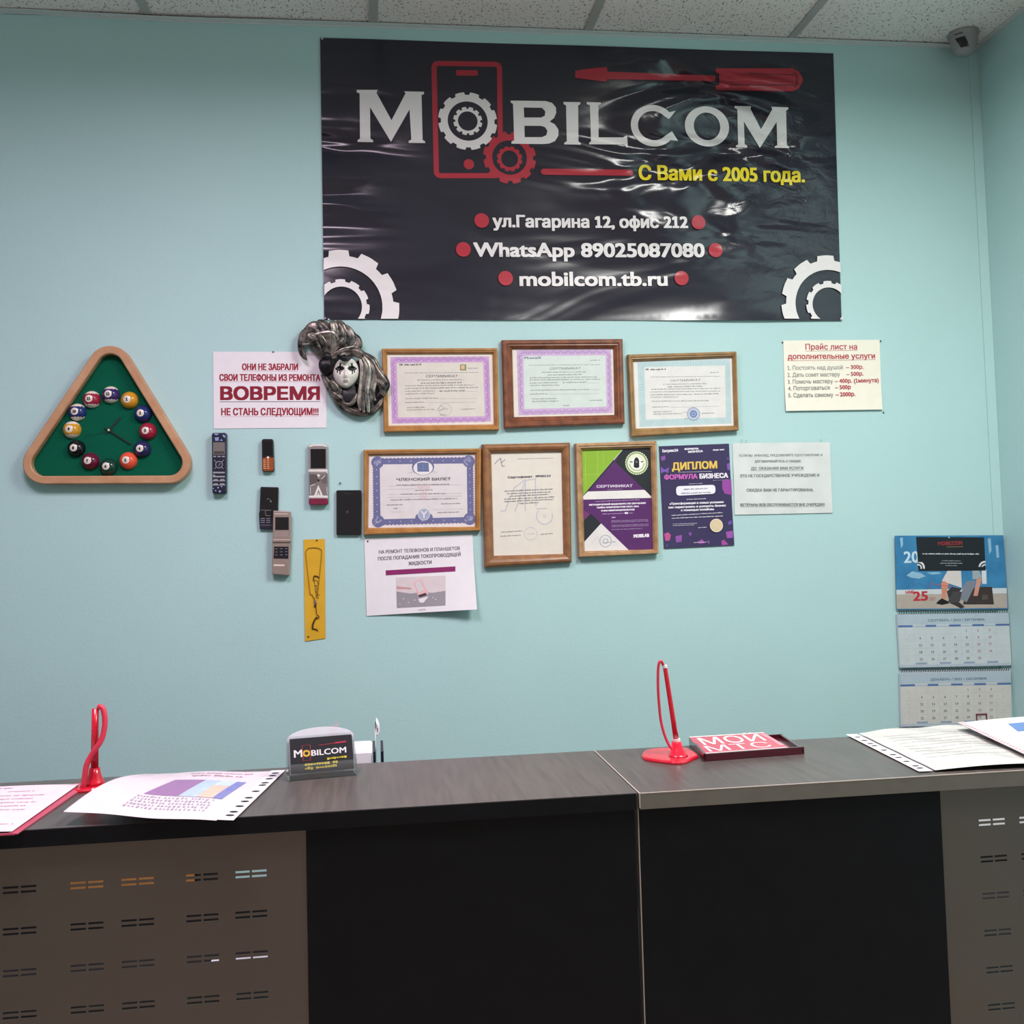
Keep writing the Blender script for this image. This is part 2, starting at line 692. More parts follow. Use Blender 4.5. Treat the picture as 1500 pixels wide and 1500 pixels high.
# thin cover strip in the right-hand corner
b = MB()
b.box(XR - .03, XR - .0005, -.0035, -.0005, .0, ZC - .02, M_wall)
struct('trim_3', b)

# ================================================================ reception counter
M_lam = mat('dark_laminate', '#4e4643', 0.34, spec=0.6, var=0.16, scale=9, stretch=(14, 1.0, 14), bump=0.06, bscale=60)
M_blk = mat('black_laminate', '#0c0d12', 0.55, spec=0.2, var=0.15, scale=30)
M_edge = mat('grey_edging', '#6b675f', 0.4, spec=0.5, var=0.05)
M_thin = mat('light_edging', '#b9aca2', 0.4, var=0.05)
M_steel = mat('perforated_steel', '#6f6761', 0.42, metal=0.75, var=0.03, scale=3, bump=0.03, bscale=500)
M_dark = mat('cabinet_dark', '#120f0f', 0.6, var=0.1)
ZT = 1.13
YB, YFc = -1.077, -1.385


def perforated(name, x0, x1, z0, z1, y, groups, rows, parent):
    """steel sheet with pairs of slots punched right through"""
    sl, gp, sh, dz = .0196, .0028, .0031, .0066
    hx, hz = [], []
    for g in groups:
        hx += [(g, g + sl), (g + sl + gp, g + 2 * sl + gp)]
    for q in rows:
        hz += [(q + dz / 2 - sh / 2, q + dz / 2 + sh / 2), (q - dz / 2 - sh / 2, q - dz / 2 + sh / 2)]
    xs = sorted({x0, x1, *[v for h in hx for v in h if x0 < v < x1]})
    zs = sorted({z0, z1, *[v for h in hz for v in h if z0 < v < z1]})
    bm = bmesh.new()
    vg = [[bm.verts.new((x, y, z)) for x in xs] for z in zs]
    for j in range(len(zs) - 1):
        for i in range(len(xs) - 1):
            cx, cz = (xs[i] + xs[i + 1]) / 2, (zs[j] + zs[j + 1]) / 2
            if any(a < cx < b2 for a, b2 in hx) and any(a < cz < b2 for a, b2 in hz):
                continue
            bm.faces.new((vg[j][i], vg[j][i + 1], vg[j + 1][i + 1], vg[j + 1][i]))
    bmesh.ops.delete(bm, geom=[v for v in bm.verts if not v.link_faces], context='VERTS')
    bmesh.ops.solidify(bm, geom=bm.faces[:], thickness=.0012)
    me = bpy.data.meshes.new(name)
    bm.to_mesh(me)
    bm.free()
    me.materials.append(M_steel)
    o = bpy.data.objects.new(name, me)
    C.objects.link(o)
    o.parent = parent
    o.location = -parent.location
    return o


def part_box(name, parent, dims, m_, bevel=0.0):
    b = MB()
    b.box(*dims, m_, bevel)
    return b.build(name, parent)


def shift(o):
    """parts were written in room coordinates: move them under their parent's origin"""
    for ch in o.children:
        ch.location = -o.location


XM = 0.3695
cl_ = thing('reception_counter', 'long dark reception counter section under the card holder, brown perforated panel at left', 'counter', (-.6, -1.23, 0))
part_box('countertop', cl_, (-1.7, XM - .001, YFc + .002, YB, ZT - .0225, ZT), M_lam, .0008)
part_box('edge_strip', cl_, (-1.7, XM - .004, YFc, YFc + .002, ZT - .0225, ZT - .0006), M_blk)
part_box('front_panel', cl_, (-.0945, XM - .006, YFc + .006, YFc + .022, .06, ZT - .0225), M_blk)
perforated('perforated_panel', -1.7, -.0955, .06, ZT - .0225, YFc + .008,
           [-.4875 - .0845 - .065, -.4875 - .0845, -.4875, -.4028, -.338, -.2545, -.1905], [1.052 - .0535 * i for i in range(-0, 16)], cl_)
part_box('plinth', cl_, (-1.7, XM - .006, YFc + .05, YFc + .066, 0, .06), M_dark)
part_box('desk_top', cl_, (-1.7, XM - .006, YFc + .03, -.62, .72, .745), M_dark)
part_box('back_panel', cl_, (-1.7, XM - .006, -.66, -.64, 0, .72), M_dark)

cr_ = thing('reception_counter', 'dark reception counter section with grey front edge under the red coin tray, at right', 'counter', (1.1, -1.23, 0))
part_box('countertop', cr_, (XM, XR - .003, YFc + .002, YB, ZT - .0225, ZT), M_lam, .0008)
part_box('edge_strip', cr_, (XM + .0008, XR - .003, YFc, YFc + .002, ZT - .0225, ZT - .0008), M_edge)
b = MB()
b.box(XM + .0001, XM + .0016, YFc - .0003, YB, ZT - .02, ZT + .0003, M_thin)
b.box(XM + .001, XR - .004, YFc - .0002, YFc + .0016, ZT - .0008, ZT + .0003, M_thin)
b.build('edging_line', cr_)
part_box('front_panel', cr_, (XM, .826, YFc + .006, YFc + .022, .06, ZT - .0225), M_blk)
part_box('panel_edge', cr_, (XM - .0012, XM - .0002, YFc + .0055, YFc + .022, .06, ZT - .0225), M_thin)
perforated('perforated_panel', .827, XR - .003, .06, ZT - .0225, YFc + .008,
           [.886, .951, 1.035, 1.10, 1.184, 1.25, 1.335], [1.055 - .0535 * i for i in range(16)], cr_)
part_box('plinth', cr_, (XM, XR - .003, YFc + .05, YFc + .066, 0, .06), M_dark)
part_box('desk_top', cr_, (XM, XR - .003, YFc + .03, -.62, .72, .745), M_dark)
part_box('back_panel', cr_, (XM, XR - .003, -.66, -.64, 0, .72), M_dark)
shift(cl_)
shift(cr_)
for ch in cl_.children:
    if ch.name.startswith('edge_strip'):
        ch['label'] = 'black front edge of the countertop'
for ch in cr_.children:
    if ch.name.startswith('edging_line'):
        ch['label'] = 'thin light line of edging along the seam and front'

# low shelf unit on the desk behind the slots, and what stands on it
for par, spans, x0, x1 in ((cl_, ((-1.68, -.585), (-.340, -.282), (-.188, XM - .02)), -1.68, XM - .02), (cr_, ((XM + .02, 1.245), (1.368, XR - .02)), XM + .02, XR - .02)):
    b = MB()
    b.box(x0, x1, -.75, -.645, .7455, .826, M_dark)
    for u0, u1 in spans:
        b.box(u0, u1, -.75, -.645, .826, .985, M_dark)
    o = b.build('shelf_unit', par)
    o.location = -par.location
b = MB()
b.box(-.58, -.345, -.75, -.65, .8265, .965, mat('orange_card', '#a87840', .6, var=.1), .002)
b.build('box', None, (-.46, -.70, .8265))
tag(bpy.data.objects['box'], 'orange brown box glimpsed through the top slots of the left perforated panel', 'box')
b = MB()
b.box(1.25, 1.363, -.75, -.65, .8265, .965, mat('white_card', '#eeeeee', .6, var=.02), .002)
o = b.build('carton', None, (1.30, -.70, .8265))
tag(o, 'white carton glimpsed through the top slots of the right perforated panel', 'box')
for (x0, x1, y0, y1), lab in (((-.30, -.185, -1.0, -.85), 'white paper lying behind the right hand slots of the left perforated panel'),):
    b = MB()
    b.box(x0, x1, y0, y1, .7454, .747, mat('desk_paper', '#dfe6e8', .7, var=.02))
    tag(b.build('paper_sheet', None, ((x0 + x1) / 2, (y0 + y1) / 2, .7454)), lab, 'paper')

# ================================================================ the banner
bq = [(-0.1106,2.8698),(1.364,2.8765),(1.3528,2.0886),(-0.1126,2.0921)]
BX0, BX1, BZ0, BZ1 = -.1116, 1.3585, 2.0895, 2.873


def banner_mat(name, col, rough=0.22):
    m = bpy.data.materials.new(name)
    m.use_nodes = True
    nt = m.node_tree
    b = nt.nodes['Principled BSDF']
    b.inputs['Base Color'].default_value = lin(col)
    b.inputs['Roughness'].default_value = rough
    b.inputs['Specular IOR Level'].default_value = 0.5
    tc = nt.nodes.new('ShaderNodeTexCoord')

    def math_(op, a, b2=None):
        q = nt.nodes.new('ShaderNodeMath')
        q.operation = op
        for i, x in enumerate((a, b2)):
            if x is None:
                continue
            if isinstance(x, (int, float)):
                q.inputs[i].default_value = x
            else:
                nt.links.new(x, q.inputs[i])
        return q.outputs[0]

    def noise(scale, stretch, rotz, detail=3, rough_=0.5, dist=0.0):
        mp = nt.nodes.new('ShaderNodeMapping')
        mp.inputs['Scale'].default_value = stretch
        mp.inputs['Rotation'].default_value = (0, rotz, 0)
        nt.links.new(tc.outputs['Object'], mp.inputs[0])
        n = nt.nodes.new('ShaderNodeTexNoise')
        n.inputs['Scale'].default_value = scale
        n.inputs['Detail'].default_value = detail
        n.inputs['Roughness'].default_value = rough_
        n.inputs['Distortion'].default_value = dist
        nt.links.new(mp.outputs[0], n.inputs['Vector'])
        return n.outputs[0]

    def blob(cx, cz, rx, rz):
        mp = nt.nodes.new('ShaderNodeMapping')
        mp.inputs['Location'].default_value = (-cx / rx, 0, -cz / rz)
        mp.inputs['Scale'].default_value = (1 / rx, 0, 1 / rz)
        nt.links.new(tc.outputs['Object'], mp.inputs[0])
        g = nt.nodes.new('ShaderNodeTexGradient')
        g.gradient_type = 'SPHERICAL'
        nt.links.new(mp.outputs[0], g.inputs[0])
        return math_('POWER', g.outputs[1], 1.5)
    # object origin is the banner's centre
    def centred(x):
        return math_('SUBTRACT', x, 0.5)
    diag = centred(noise(3.8, (0.5, 1, 1.5), 0.6, 2.2, 0.5, 1.0))
    hor = centred(noise(5, (0.3, 1, 1.6), -0.05, 2, 0.45, 0.3))
    fine = centred(noise(26, (0.7, 1, 1.1), 0.3, 3, 0.55, 0.9))
    mid_ = blob(.38, .17, .50, .44)
    lef = blob(-.76, .04, .34, .34)
    rig = blob(.60, .10, .34, .62)
    h = math_('ADD', math_('MULTIPLY', math_('MULTIPLY', diag, mid_), 6.5), math_('MULTIPLY', math_('MULTIPLY', hor, lef), 4.5))
    h = math_('ADD', h, math_('MULTIPLY', math_('MULTIPLY', fine, rig), 0.15))
    h = math_('ADD', h, math_('MULTIPLY', math_('MULTIPLY', fine, mid_), 0.05))
    h = math_('ADD', h, math_('MULTIPLY', hor, 0.12))
    h = math_('ADD', h, math_('MULTIPLY', diag, 0.22))
    h = math_('ADD', h, math_('MULTIPLY', blob(.22, .36, .95, .62), 2.8))
    bp = nt.nodes.new('ShaderNodeBump')
    bp.inputs['Strength'].default_value = 1.0
    bp.inputs['Distance'].default_value = 0.035
    nt.links.new(h, bp.inputs['Height'])
    nt.links.new(bp.outputs[0], b.inputs['Normal'])
    return m


MB_black = banner_mat('banner_black', '#2a2934', .17)
MB_red = banner_mat('banner_red', '#b3313f')
MB_white = banner_mat('banner_white', '#e6e1e0', .35)
MB_yel = banner_mat('banner_yellow', '#f2dc2c', .3)


def banner_bend(u, v):
    t = max(0, (BZ0 + .05 - v) / .05)
    e = .007 * t * t * math.exp(-((u - 1.02) / .22) ** 2) + .003 * t * t * math.exp(-((u - .3) / .2) ** 2)
    return e + .0012 * math.sin(u * 9 + v * 5) * max(0, min(1, (BX1 - u) / .1)) * max(0, min(1, (u - BX0) / .1)) + .0012


sh = Sheet(wall_place(.002, banner_bend))
sh.step = .00012
sh.base(bq, MB_black, 60, 32, .0008)


def bseg(s):
    return s


# phone outline
def rot_rr(tl, tr, br, bl, rad, n=6):
    """rounded quad, anticlockwise, from TL TR BR BL"""
    pts = [bl, br, tr, tl]
    out = []
    for i in range(4):
        p, a, c = Vector(pts[i]), Vector(pts[i - 1]), Vector(pts[(i + 1) % 4])
        d0, d1 = (a - p).normalized(), (c - p).normalized()
        s0, s1 = p + d0 * rad, p + d1 * rad
        for j in range(n + 1):
            t = j / n
            out.append(tuple(s0 * (1 - t) ** 2 + p * 2 * t * (1 - t) + s1 * t * t))
    return out


po = rot_rr(*[(0.1915,2.8154),(0.3885,2.8193),(0.3838,2.4884),(0.191,2.4839)], .022)
pi_ = inset(po, .0142)
sh.poly([po, pi_[::-1]], MB_red)
a = rot_rr(*[(0.2585,2.7912),(0.3205,2.7932),(0.3201,2.7777),(0.2592,2.7758)], .006)
sh.poly(a, MB_red)
sh.disc((0.2885,2.5256), 0.0144, MB_red)
# red gear, then the letters
sh.disc((0.4027,2.5469), 0.0665, MB_black)
sh.gear((0.4027,2.5469), 0.066, 0.074, 0.0486, 12, MB_red)
sh.gear((0.4026,2.5433), 0.0318, 0.0357, 0.0238, 12, MB_red)
sh.disc((0.2884,2.6472), 0.0784, MB_black)
sh.gear((0.2884,2.6472), 0.0745, 0.0819, 0.0556, 12, MB_white)
sh.gear((0.2884,2.6472), 0.0347, 0.0402, 0.0273, 12, MB_white)
sh.poly([(-0.0144,2.7259),(0.0429,2.7276),(0.0388,2.7198),(0.0784,2.6434),(0.1183,2.7201),(0.1144,2.7256),(0.1694,2.7262),(0.1683,2.7185),(0.1622,2.7173),(0.1624,2.5903),(0.1693,2.5864),(0.1692,2.5818),(0.1238,2.5813),(0.1239,2.5864),(0.1315,2.5907),(0.1283,2.6753),(0.0757,2.5833),(0.0207,2.6785),(0.02,2.5911),(0.0273,2.5862),(0.0272,2.5811),(-0.0147,2.5812),(-0.0146,2.5863),(-0.0081,2.5905),(-0.0067,2.7159),(-0.0146,2.7193)], MB_white)
B_out = [(0.4101,2.7089),(0.5089,2.7101),(0.5268,2.7054),(0.5373,2.6927),(0.5379,2.677),(0.5313,2.6623),(0.5185,2.6516),(0.5328,2.6446),(0.5427,2.6293),(0.5422,2.6121),(0.5324,2.5968),(0.5157,2.5892),(0.495,2.5872),(0.4089,2.5862),(0.409,2.5919),(0.4168,2.5962),(0.4165,2.6997),(0.41,2.7032)]
sh.poly([B_out, [(0.4465,2.6902),(0.4468,2.6617),(0.4946,2.6629),(0.5051,2.6678),(0.507,2.6804),(0.498,2.6905)], [(0.4466,2.6383),(0.4467,2.6057),(0.4956,2.6069),(0.5081,2.6129),(0.5116,2.6254),(0.5047,2.6356),(0.4939,2.639)]], MB_white)
sh.poly([(0.5596,2.7089),(0.6074,2.7092),(0.6072,2.7029),(0.6009,2.6996),(0.5987,2.5963),(0.6054,2.5923),(0.6052,2.5876),(0.558,2.5875),(0.5582,2.5922),(0.5655,2.5966),(0.5665,2.6987),(0.5594,2.7027)], MB_white)
sh.poly([(0.6254,2.7097),(0.6662,2.7098),(0.666,2.7046),(0.6586,2.7012),(0.6567,2.6096),(0.727,2.6107),(0.7356,2.6162),(0.7387,2.6163),(0.7397,2.5817),(0.7355,2.5827),(0.7295,2.5904),(0.629,2.5891),(0.6291,2.5938),(0.6344,2.5971),(0.6345,2.7005),(0.6253,2.7045)], MB_white)
# C as a thick open ring with wedge ends
Cc, Co = (0.8158,2.6465), (0.9734,2.6488)
co_, ci_ = [], []
for i in range(41):
    t = math.radians(42 + (360 - 84) * i / 40)
    co_.append((Cc[0] + 0.0655 * math.cos(t), Cc[1] + 0.0601 * math.sin(t)))
    ci_.append((Cc[0] + 0.0447 * math.cos(t), Cc[1] + 0.0422 * math.sin(t)))
sh.poly(co_ + [(0.8866,2.6039), (0.8695,2.632)] + ci_[::-1] + [(0.8623,2.6667), (0.8834,2.6926)], MB_white)
oo = [(Co[0] + 0.0655 * math.cos(2 * PI * i / 48), Co[1] + 0.0586 * math.sin(2 * PI * i / 48)) for i in range(48)]
oi = [(Co[0] + 0.0392 * math.cos(2 * PI * i / 48), Co[1] + 0.0402 * math.sin(2 * PI * i / 48)) for i in range(48)]
sh.poly([oo, oi[::-1]], MB_white)
sh.poly([(1.0579,2.7112),(1.1073,2.7114),(1.1049,2.7039),(1.134,2.6448),(1.1704,2.7046),(1.1679,2.7115),(1.2189,2.7113),(1.2187,2.7059),(1.2119,2.7014),(1.2097,2.5996),(1.2167,2.596),(1.2165,2.5912),(1.1733,2.5913),(1.1734,2.5956),(1.1812,2.599),(1.1819,2.6674),(1.1285,2.5898),(1.0838,2.666),(1.0833,2.5999),(1.0907,2.5959),(1.0904,2.59),(1.0569,2.5903),(1.0571,2.5951),(1.0637,2.5984),(1.0657,2.7018),(1.0577,2.7058)], MB_white)
# screwdriver
sh.poly([(0.5958,2.799),(0.6221,2.804),(0.6863,2.8124),(0.688,2.7987),(1.0045,2.7982),(1.0039,2.7821),(0.6862,2.7766),(0.6839,2.7697),(0.5952,2.778)], MB_red)
sh.poly([(1.0064,2.8196),(1.2349,2.827),(1.2539,2.8184),(1.2647,2.8015),(1.264,2.7853),(1.2516,2.7671),(1.232,2.7584),(1.0109,2.7557),(1.003,2.7597),(1.0033,2.7683),(1.0143,2.7718),(1.0155,2.8044),(1.006,2.8089)], MB_red)
sh.line([(1.1026,2.8088),(1.2423,2.8067)], .0022, MB_black)
sh.line([(1.0468,2.7722),(1.2411,2.7776)], .0022, MB_black)
sh.line([(1.241,2.8153),(1.2483,2.8037),(1.2473,2.781),(1.2391,2.77)], .003, MB_black)
# red stroke and the writing
sh.line([(0.4979,2.5081),(0.5185,2.5085)] + [(0.7436,2.5096)], .0175, MB_red, True)
sh.text('С Вами с 2005 года.', (0.7703,2.4903), (1.2578,2.4926), 0.0382, MB_yel, .0020, 4)
sh.text('ул.Гагарина 12, офис 212', (0.3518,2.35), (0.9046,2.354), 0.0308, MB_white, .0019, 4)
sh.text('WhatsApp 89025087080', (0.2967,2.267), (0.9499,2.2708), 0.0372, MB_white, .0021, 4)
sh.text('mobilcom.tb.ru', (0.4224,2.186), (0.8393,2.1889), 0.0377, MB_white, .0021, 4)
for c_ in ((0.3198,2.3669), (0.9366,2.3696), (0.267,2.2855), (0.9838,2.2899), (0.3819,2.2061), (0.8818,2.2094)):
    sh.disc(c_, 0.0204, MB_red)
clipb = (BX0 + .0005, BZ0 + .004, BX1 - .004, BZ1)
for c_, q in (((-0.0654,2.1271), 1.0), ((1.3154,2.1345), .93)):
    sh.gear(c_, .278 / 2 * q, .309 / 2 * q, .218 / 2 * q, 11, MB_white, clipb, .18)
    sh.gear(c_, .135 / 2 * q, .149 / 2 * q, .108 / 2 * q, 11, MB_white, clipb, .18)
banner = sh.build('wall_banner', None, (mid(bq)[0], -.003, mid(bq)[1]), .025, smooth=True)
tag(banner, 'large dark glossy vinyl banner with white lettering, gears and a phone logo', 'banner')
M_pin = mat('pin_grey', '#3b4143', .4, metal=.3)
M_pinl = mat('pin_light', '#c9ccd0', .35, metal=.6)


def pins(parent, pts, dep, m_=None, r=.0022):
    for (x, z) in pts:
        b = MB()
        b.loops([[(x + q * math.cos(2 * PI * i / 10), -dep - h, z + q * math.sin(2 * PI * i / 10)) for i in range(10)] for q, h in ((r, 0), (r, .0012), (r * .6, .0022))], m_ or M_pin, True, True, True)
        o = b.build('pin', parent)
        o.location = -parent.location


pins(banner, [(-0.1054,2.8666)] + [(1.3509,2.0923)] + [(-0.1009,2.0919)], .0045, M_pinl, .003)

# ================================================================ paper sheets on the wall
M_pap = mat('paper_white', '#ece6ea', .75, spec=.2, var=.015)
M_papw = mat('paper_warm', '#f2ecdc', .75, spec=.2, var=.015)
M_papg = mat('paper_grey', '#dcdedb', .7, spec=.2, var=.03, scale=25, bump=.4, bscale=30)


def paper(name, q, mt, label, cat, draw, bend=None, dep=.0016, n=10, pinpts=None, pd=.002):
    s = Sheet(wall_place(dep, bend))
    s.base(q, mt, n, n)
    if bend:
        s.step = .00006
    draw(s)
    o = s.build(name, None, (mid(q)[0], -dep, mid(q)[1]), .010 if bend else None)
    tag(o, label, cat)
    if pinpts:
        pins(o, pinpts, pd)
    return o


RED = '#9c2138'


def d_late(s):
    s.text('ОНИ НЕ ЗАБРАЛИ', (-0.3297,1.9571), (-0.1847,1.9562), 0.0156, RED, .0009)
    s.text('СВОИ ТЕЛЕФОНЫ ИЗ РЕМОНТА', (-0.3887,1.9289), (-0.1265,1.9266), 0.016, RED, .0009)
    s.text('ВОВРЕМЯ', (-0.3856,1.8783), (-0.13,1.8762), 0.032, '#8a1a2f', .0024, 4)
    s.line([(-0.3896,1.8722),(-0.126,1.8706)], .0013, '#4a3a48')
    s.text('НЕ СТАНЬ СЛЕДУЮЩИМ!!!', (-0.3851,1.8366), (-0.1327,1.8344), 0.0177, RED, .0009)
    for l in ([(-0.3304,1.954),(-0.1848,1.9535)], [(-0.389,1.9258),(-0.1265,1.9239)], [(-0.3855,1.8326),(-0.1327,1.8309)]):
        s.line(l, .0007, '#c98a99')


paper('notice_sheet', [(-0.4046,2.0062),(-0.1101,2.0045),(-0.1112,1.7999),(-0.4054,1.8015)], M_pap, 'white landscape notice with dark red capitals, left of the black mask', 'notice', d_late,
      pinpts=[(-0.2485,2.0049)])


def d_price(s):
    c1, c2 = '#b8434f', '#8b8b88'
    s.text('Прайс лист на', (1.2415,2.0061), (1.3965,2.006), 0.0156, c1, .0005)
    s.line([(1.2404,2.0019),(1.3976,2.0034)], .0009, c1)
    s.text('дополнительные услуги', (1.1873,1.979), (1.4495,1.9797), 0.0147, c1, .0006)
    s.line([(1.1854,1.9743),(1.4503,1.9764)], .0009, c1)
    for body, a, bb, c in (
            ('1. Постоять над душой', (1.1848,1.948), (1.3504,1.9489), c2), ('– 300р.', (1.3603,1.9491), (1.4125,1.95), c1),
            ('2. Дать совет мастеру', (1.1839,1.9278), (1.3404,1.9286), c2), ('– 500р.', (1.3602,1.929), (1.4115,1.9305), c1),
            ('3. Помочь мастеру', (1.1836,1.9081), (1.3183,1.9094), c2), ('– 400р. (1минута)', (1.3247,1.9094), (1.4566,1.9108), c1),
            ('4. Поторговаться', (1.1832,1.8892), (1.3076,1.8907), c2), ('– 500р', (1.3238,1.891), (1.3708,1.892), c1),
            ('5. Сделать самому', (1.1829,1.8693), (1.3165,1.8699), c2), ('– 2000р.', (1.3239,1.8703), (1.3827,1.8716), c1)):
        s.text(body, a, bb, 0.0112, c, .0004 if c == c1 else .00015)


def bend_low(q, amt):
    zt, zb = (q[0][1] + q[1][1]) / 2, (q[2][1] + q[3][1]) / 2

    def f(u, v):
        t = max(0, (zt - v) / (zt - zb))
        return amt * t * t * t
    return f


q = [(1.1757,2.0324),(1.4663,2.0341),(1.4627,1.8311),(1.1729,1.8301)]
paper('price_sheet', q, M_papw, 'cream price list with a red underlined heading, pinned right of the framed certificates', 'notice', d_price, bend_low(q, .006),
      pinpts=[(1.1731,2.027),(1.4689,2.0301),(1.4678,1.8228)])


def d_liquid(s):
    ks = '#5c5560'
    s.text('НА РЕМОНТ ТЕЛЕФОНОВ И ПЛАНШЕТОВ', (0.0212,1.4594), (0.2378,1.4637), 0.0085, ks, .0003)
    s.text('ПОСЛЕ ПОПАДАНИЯ ТОКОПРОВОДЯЩЕЙ', (0.0185,1.4417), (0.2397,1.4473), 0.0085, ks, .0003)
    s.text('ЖИДКОСТИ', (0.0992,1.4264), (0.1609,1.4285), 0.0085, ks, .0003)
    s.poly([(0.0382,1.4013),(0.038,1.4146),(0.2246,1.4198),(0.2242,1.4063)], '#8c2a66')
    # picture: a phone dropped into grey water
    s.poly([(0.0658,1.314),(0.0651,1.3946),(0.1972,1.3963),(0.1946,1.3169)], '#dccdd0')
    s.poly([(0.0658,1.314),(0.0655,1.3578),(0.1022,1.3508),(0.1254,1.3535),(0.1624,1.3511),(0.196,1.3557),(0.1946,1.3169)], '#9b949c')
    s.poly([(0.0661,1.3635),(0.0654,1.3716),(0.0842,1.3691),(0.1049,1.3661),(0.1048,1.362)], '#c9999b')
    s.poly([(0.1098,1.3805),(0.1313,1.3891),(0.1508,1.348),(0.1239,1.3397)], '#e6b9bb')
    s.poly([(0.1144,1.3788),(0.1289,1.3843),(0.1394,1.3588),(0.1249,1.353)], '#d9cfd3')
    s.poly([(0.1218,1.3455),(0.1427,1.3517),(0.1461,1.3458),(0.1263,1.3396)], '#4c3a40')
    s.poly([(0.1227,1.3362),(0.1506,1.3422),(0.1364,1.3254),(0.126,1.3269)], '#efe4e8')
    for c_ in [(0.074,1.3241),(0.0971,1.3279),(0.169,1.3335),(0.1134,1.3331),(0.1621,1.3383),(0.0835,1.3376)]:
        s.disc(c_, .0022, '#d8d2d8', 10, .6)
    s.greek((0.1232,1.3062), (0.1417,1.3072), .0025, '#a7a0aa', 3)


q = [(-0.017,1.5008),(0.2735,1.5047),(0.2774,1.3042),(-0.0147,1.2951)]
paper('notice_sheet', q, M_pap, 'white notice with a purple bar and a grey photo, pinned under the blue bordered certificate', 'notice', d_liquid,
      lambda u, v: .010 * max(0, (u - -.06) / .2) ** 2 * max(0, (1.52 - v) / .2) ** 2, pinpts=[(-0.008,1.4937)])


def d_vet(s):
    k1 = '#6f716f'
    s.text('ЕСЛИ ВЫ  ИНВАЛИД, ПРЕДЪЯВЛЯЙТЕ УДОСТОВЕРЕНИЕ И', (1.0326,1.7026), (1.2765,1.7004), 0.0061, k1, .0002)
    s.text('ДОГОВАРИВАЙТЕСЬ О СКИДКЕ', (1.0763,1.6855), (1.2125,1.6838), 0.0061, k1, .0003)
    s.text('ДО  ОКАЗАНИЯ ВАМ УСЛУГИ', (1.065,1.6656), (1.2183,1.6635), 0.0072, k1, .0003)
    s.line([(1.0642,1.6633),(1.219,1.6612)], .0006, k1)
    s.text('ЭТО НЕ ГОСУДАРСТВЕННОЕ УЧРЕЖДЕНИЕ И', (1.0314,1.6446), (1.2652,1.6423), 0.0076, k1, .0003)
    s.text('СКИДКА ВАМ НЕ ГАРАНТИРОВАННА.', (1.0498,1.6041), (1.2461,1.6011), 0.0076, k1, .0003)
    s.text('ВЕТЕРАНЫ ВОВ ОБСЛУЖИВАЮТСЯ ВНЕ ОЧЕРЕДИ!!!', (1.0297,1.5638), (1.2768,1.5593), 0.0068, k1, .0003)
    s.line([(1.0296,1.5616),(1.2767,1.557)], .0006, k1)


q = [(1.014,1.7413),(1.3016,1.7396),(1.3003,1.5385),(1.0126,1.5398)]
vet = paper('notice_sheet', q, M_papg, 'crumpled greyish notice in a clear sleeve, right of the purple diploma', 'notice', d_vet,
            lambda u, v: .0012 * math.sin(u * 60) * math.sin(v * 45) + .0015)
b = MB()
tl, tr, br, bl = [(1.0084,1.7544),(1.3009,1.7517),(1.3014,1.5366),(1.0113,1.5376)]
N = 16
for i in range(N):
    for j in range(N):
        cs = [bil((tl, tr, br, bl), (i + a) / N, (j + c) / N) for a, c in ((0, 1), (1, 1), (1, 0), (0, 0))]
        b.add([(p[0], -.0062 - .0012 * math.sin(p[0] * 60) * math.sin(p[1] * 45), p[1]) for p in cs], [(0, 1, 2, 3)], clear('sleeve_plastic', '#fdfefe', .06, .12, .02) if 'sleeve_plastic' not in MATS else MATS['sleeve_plastic'])
o = b.build('clear_sleeve', vet, smooth=True)
o.location = -vet.location
pins(vet, [(1.0402,1.7491),(1.0537,1.7478),(1.2742,1.746)], .007, M_pinl, .0018)

# ---------------------------------------------------------------- diploma
M_dip = mat('diploma_violet', '#3b3358', .5, spec=.3, var=.08, scale=5)


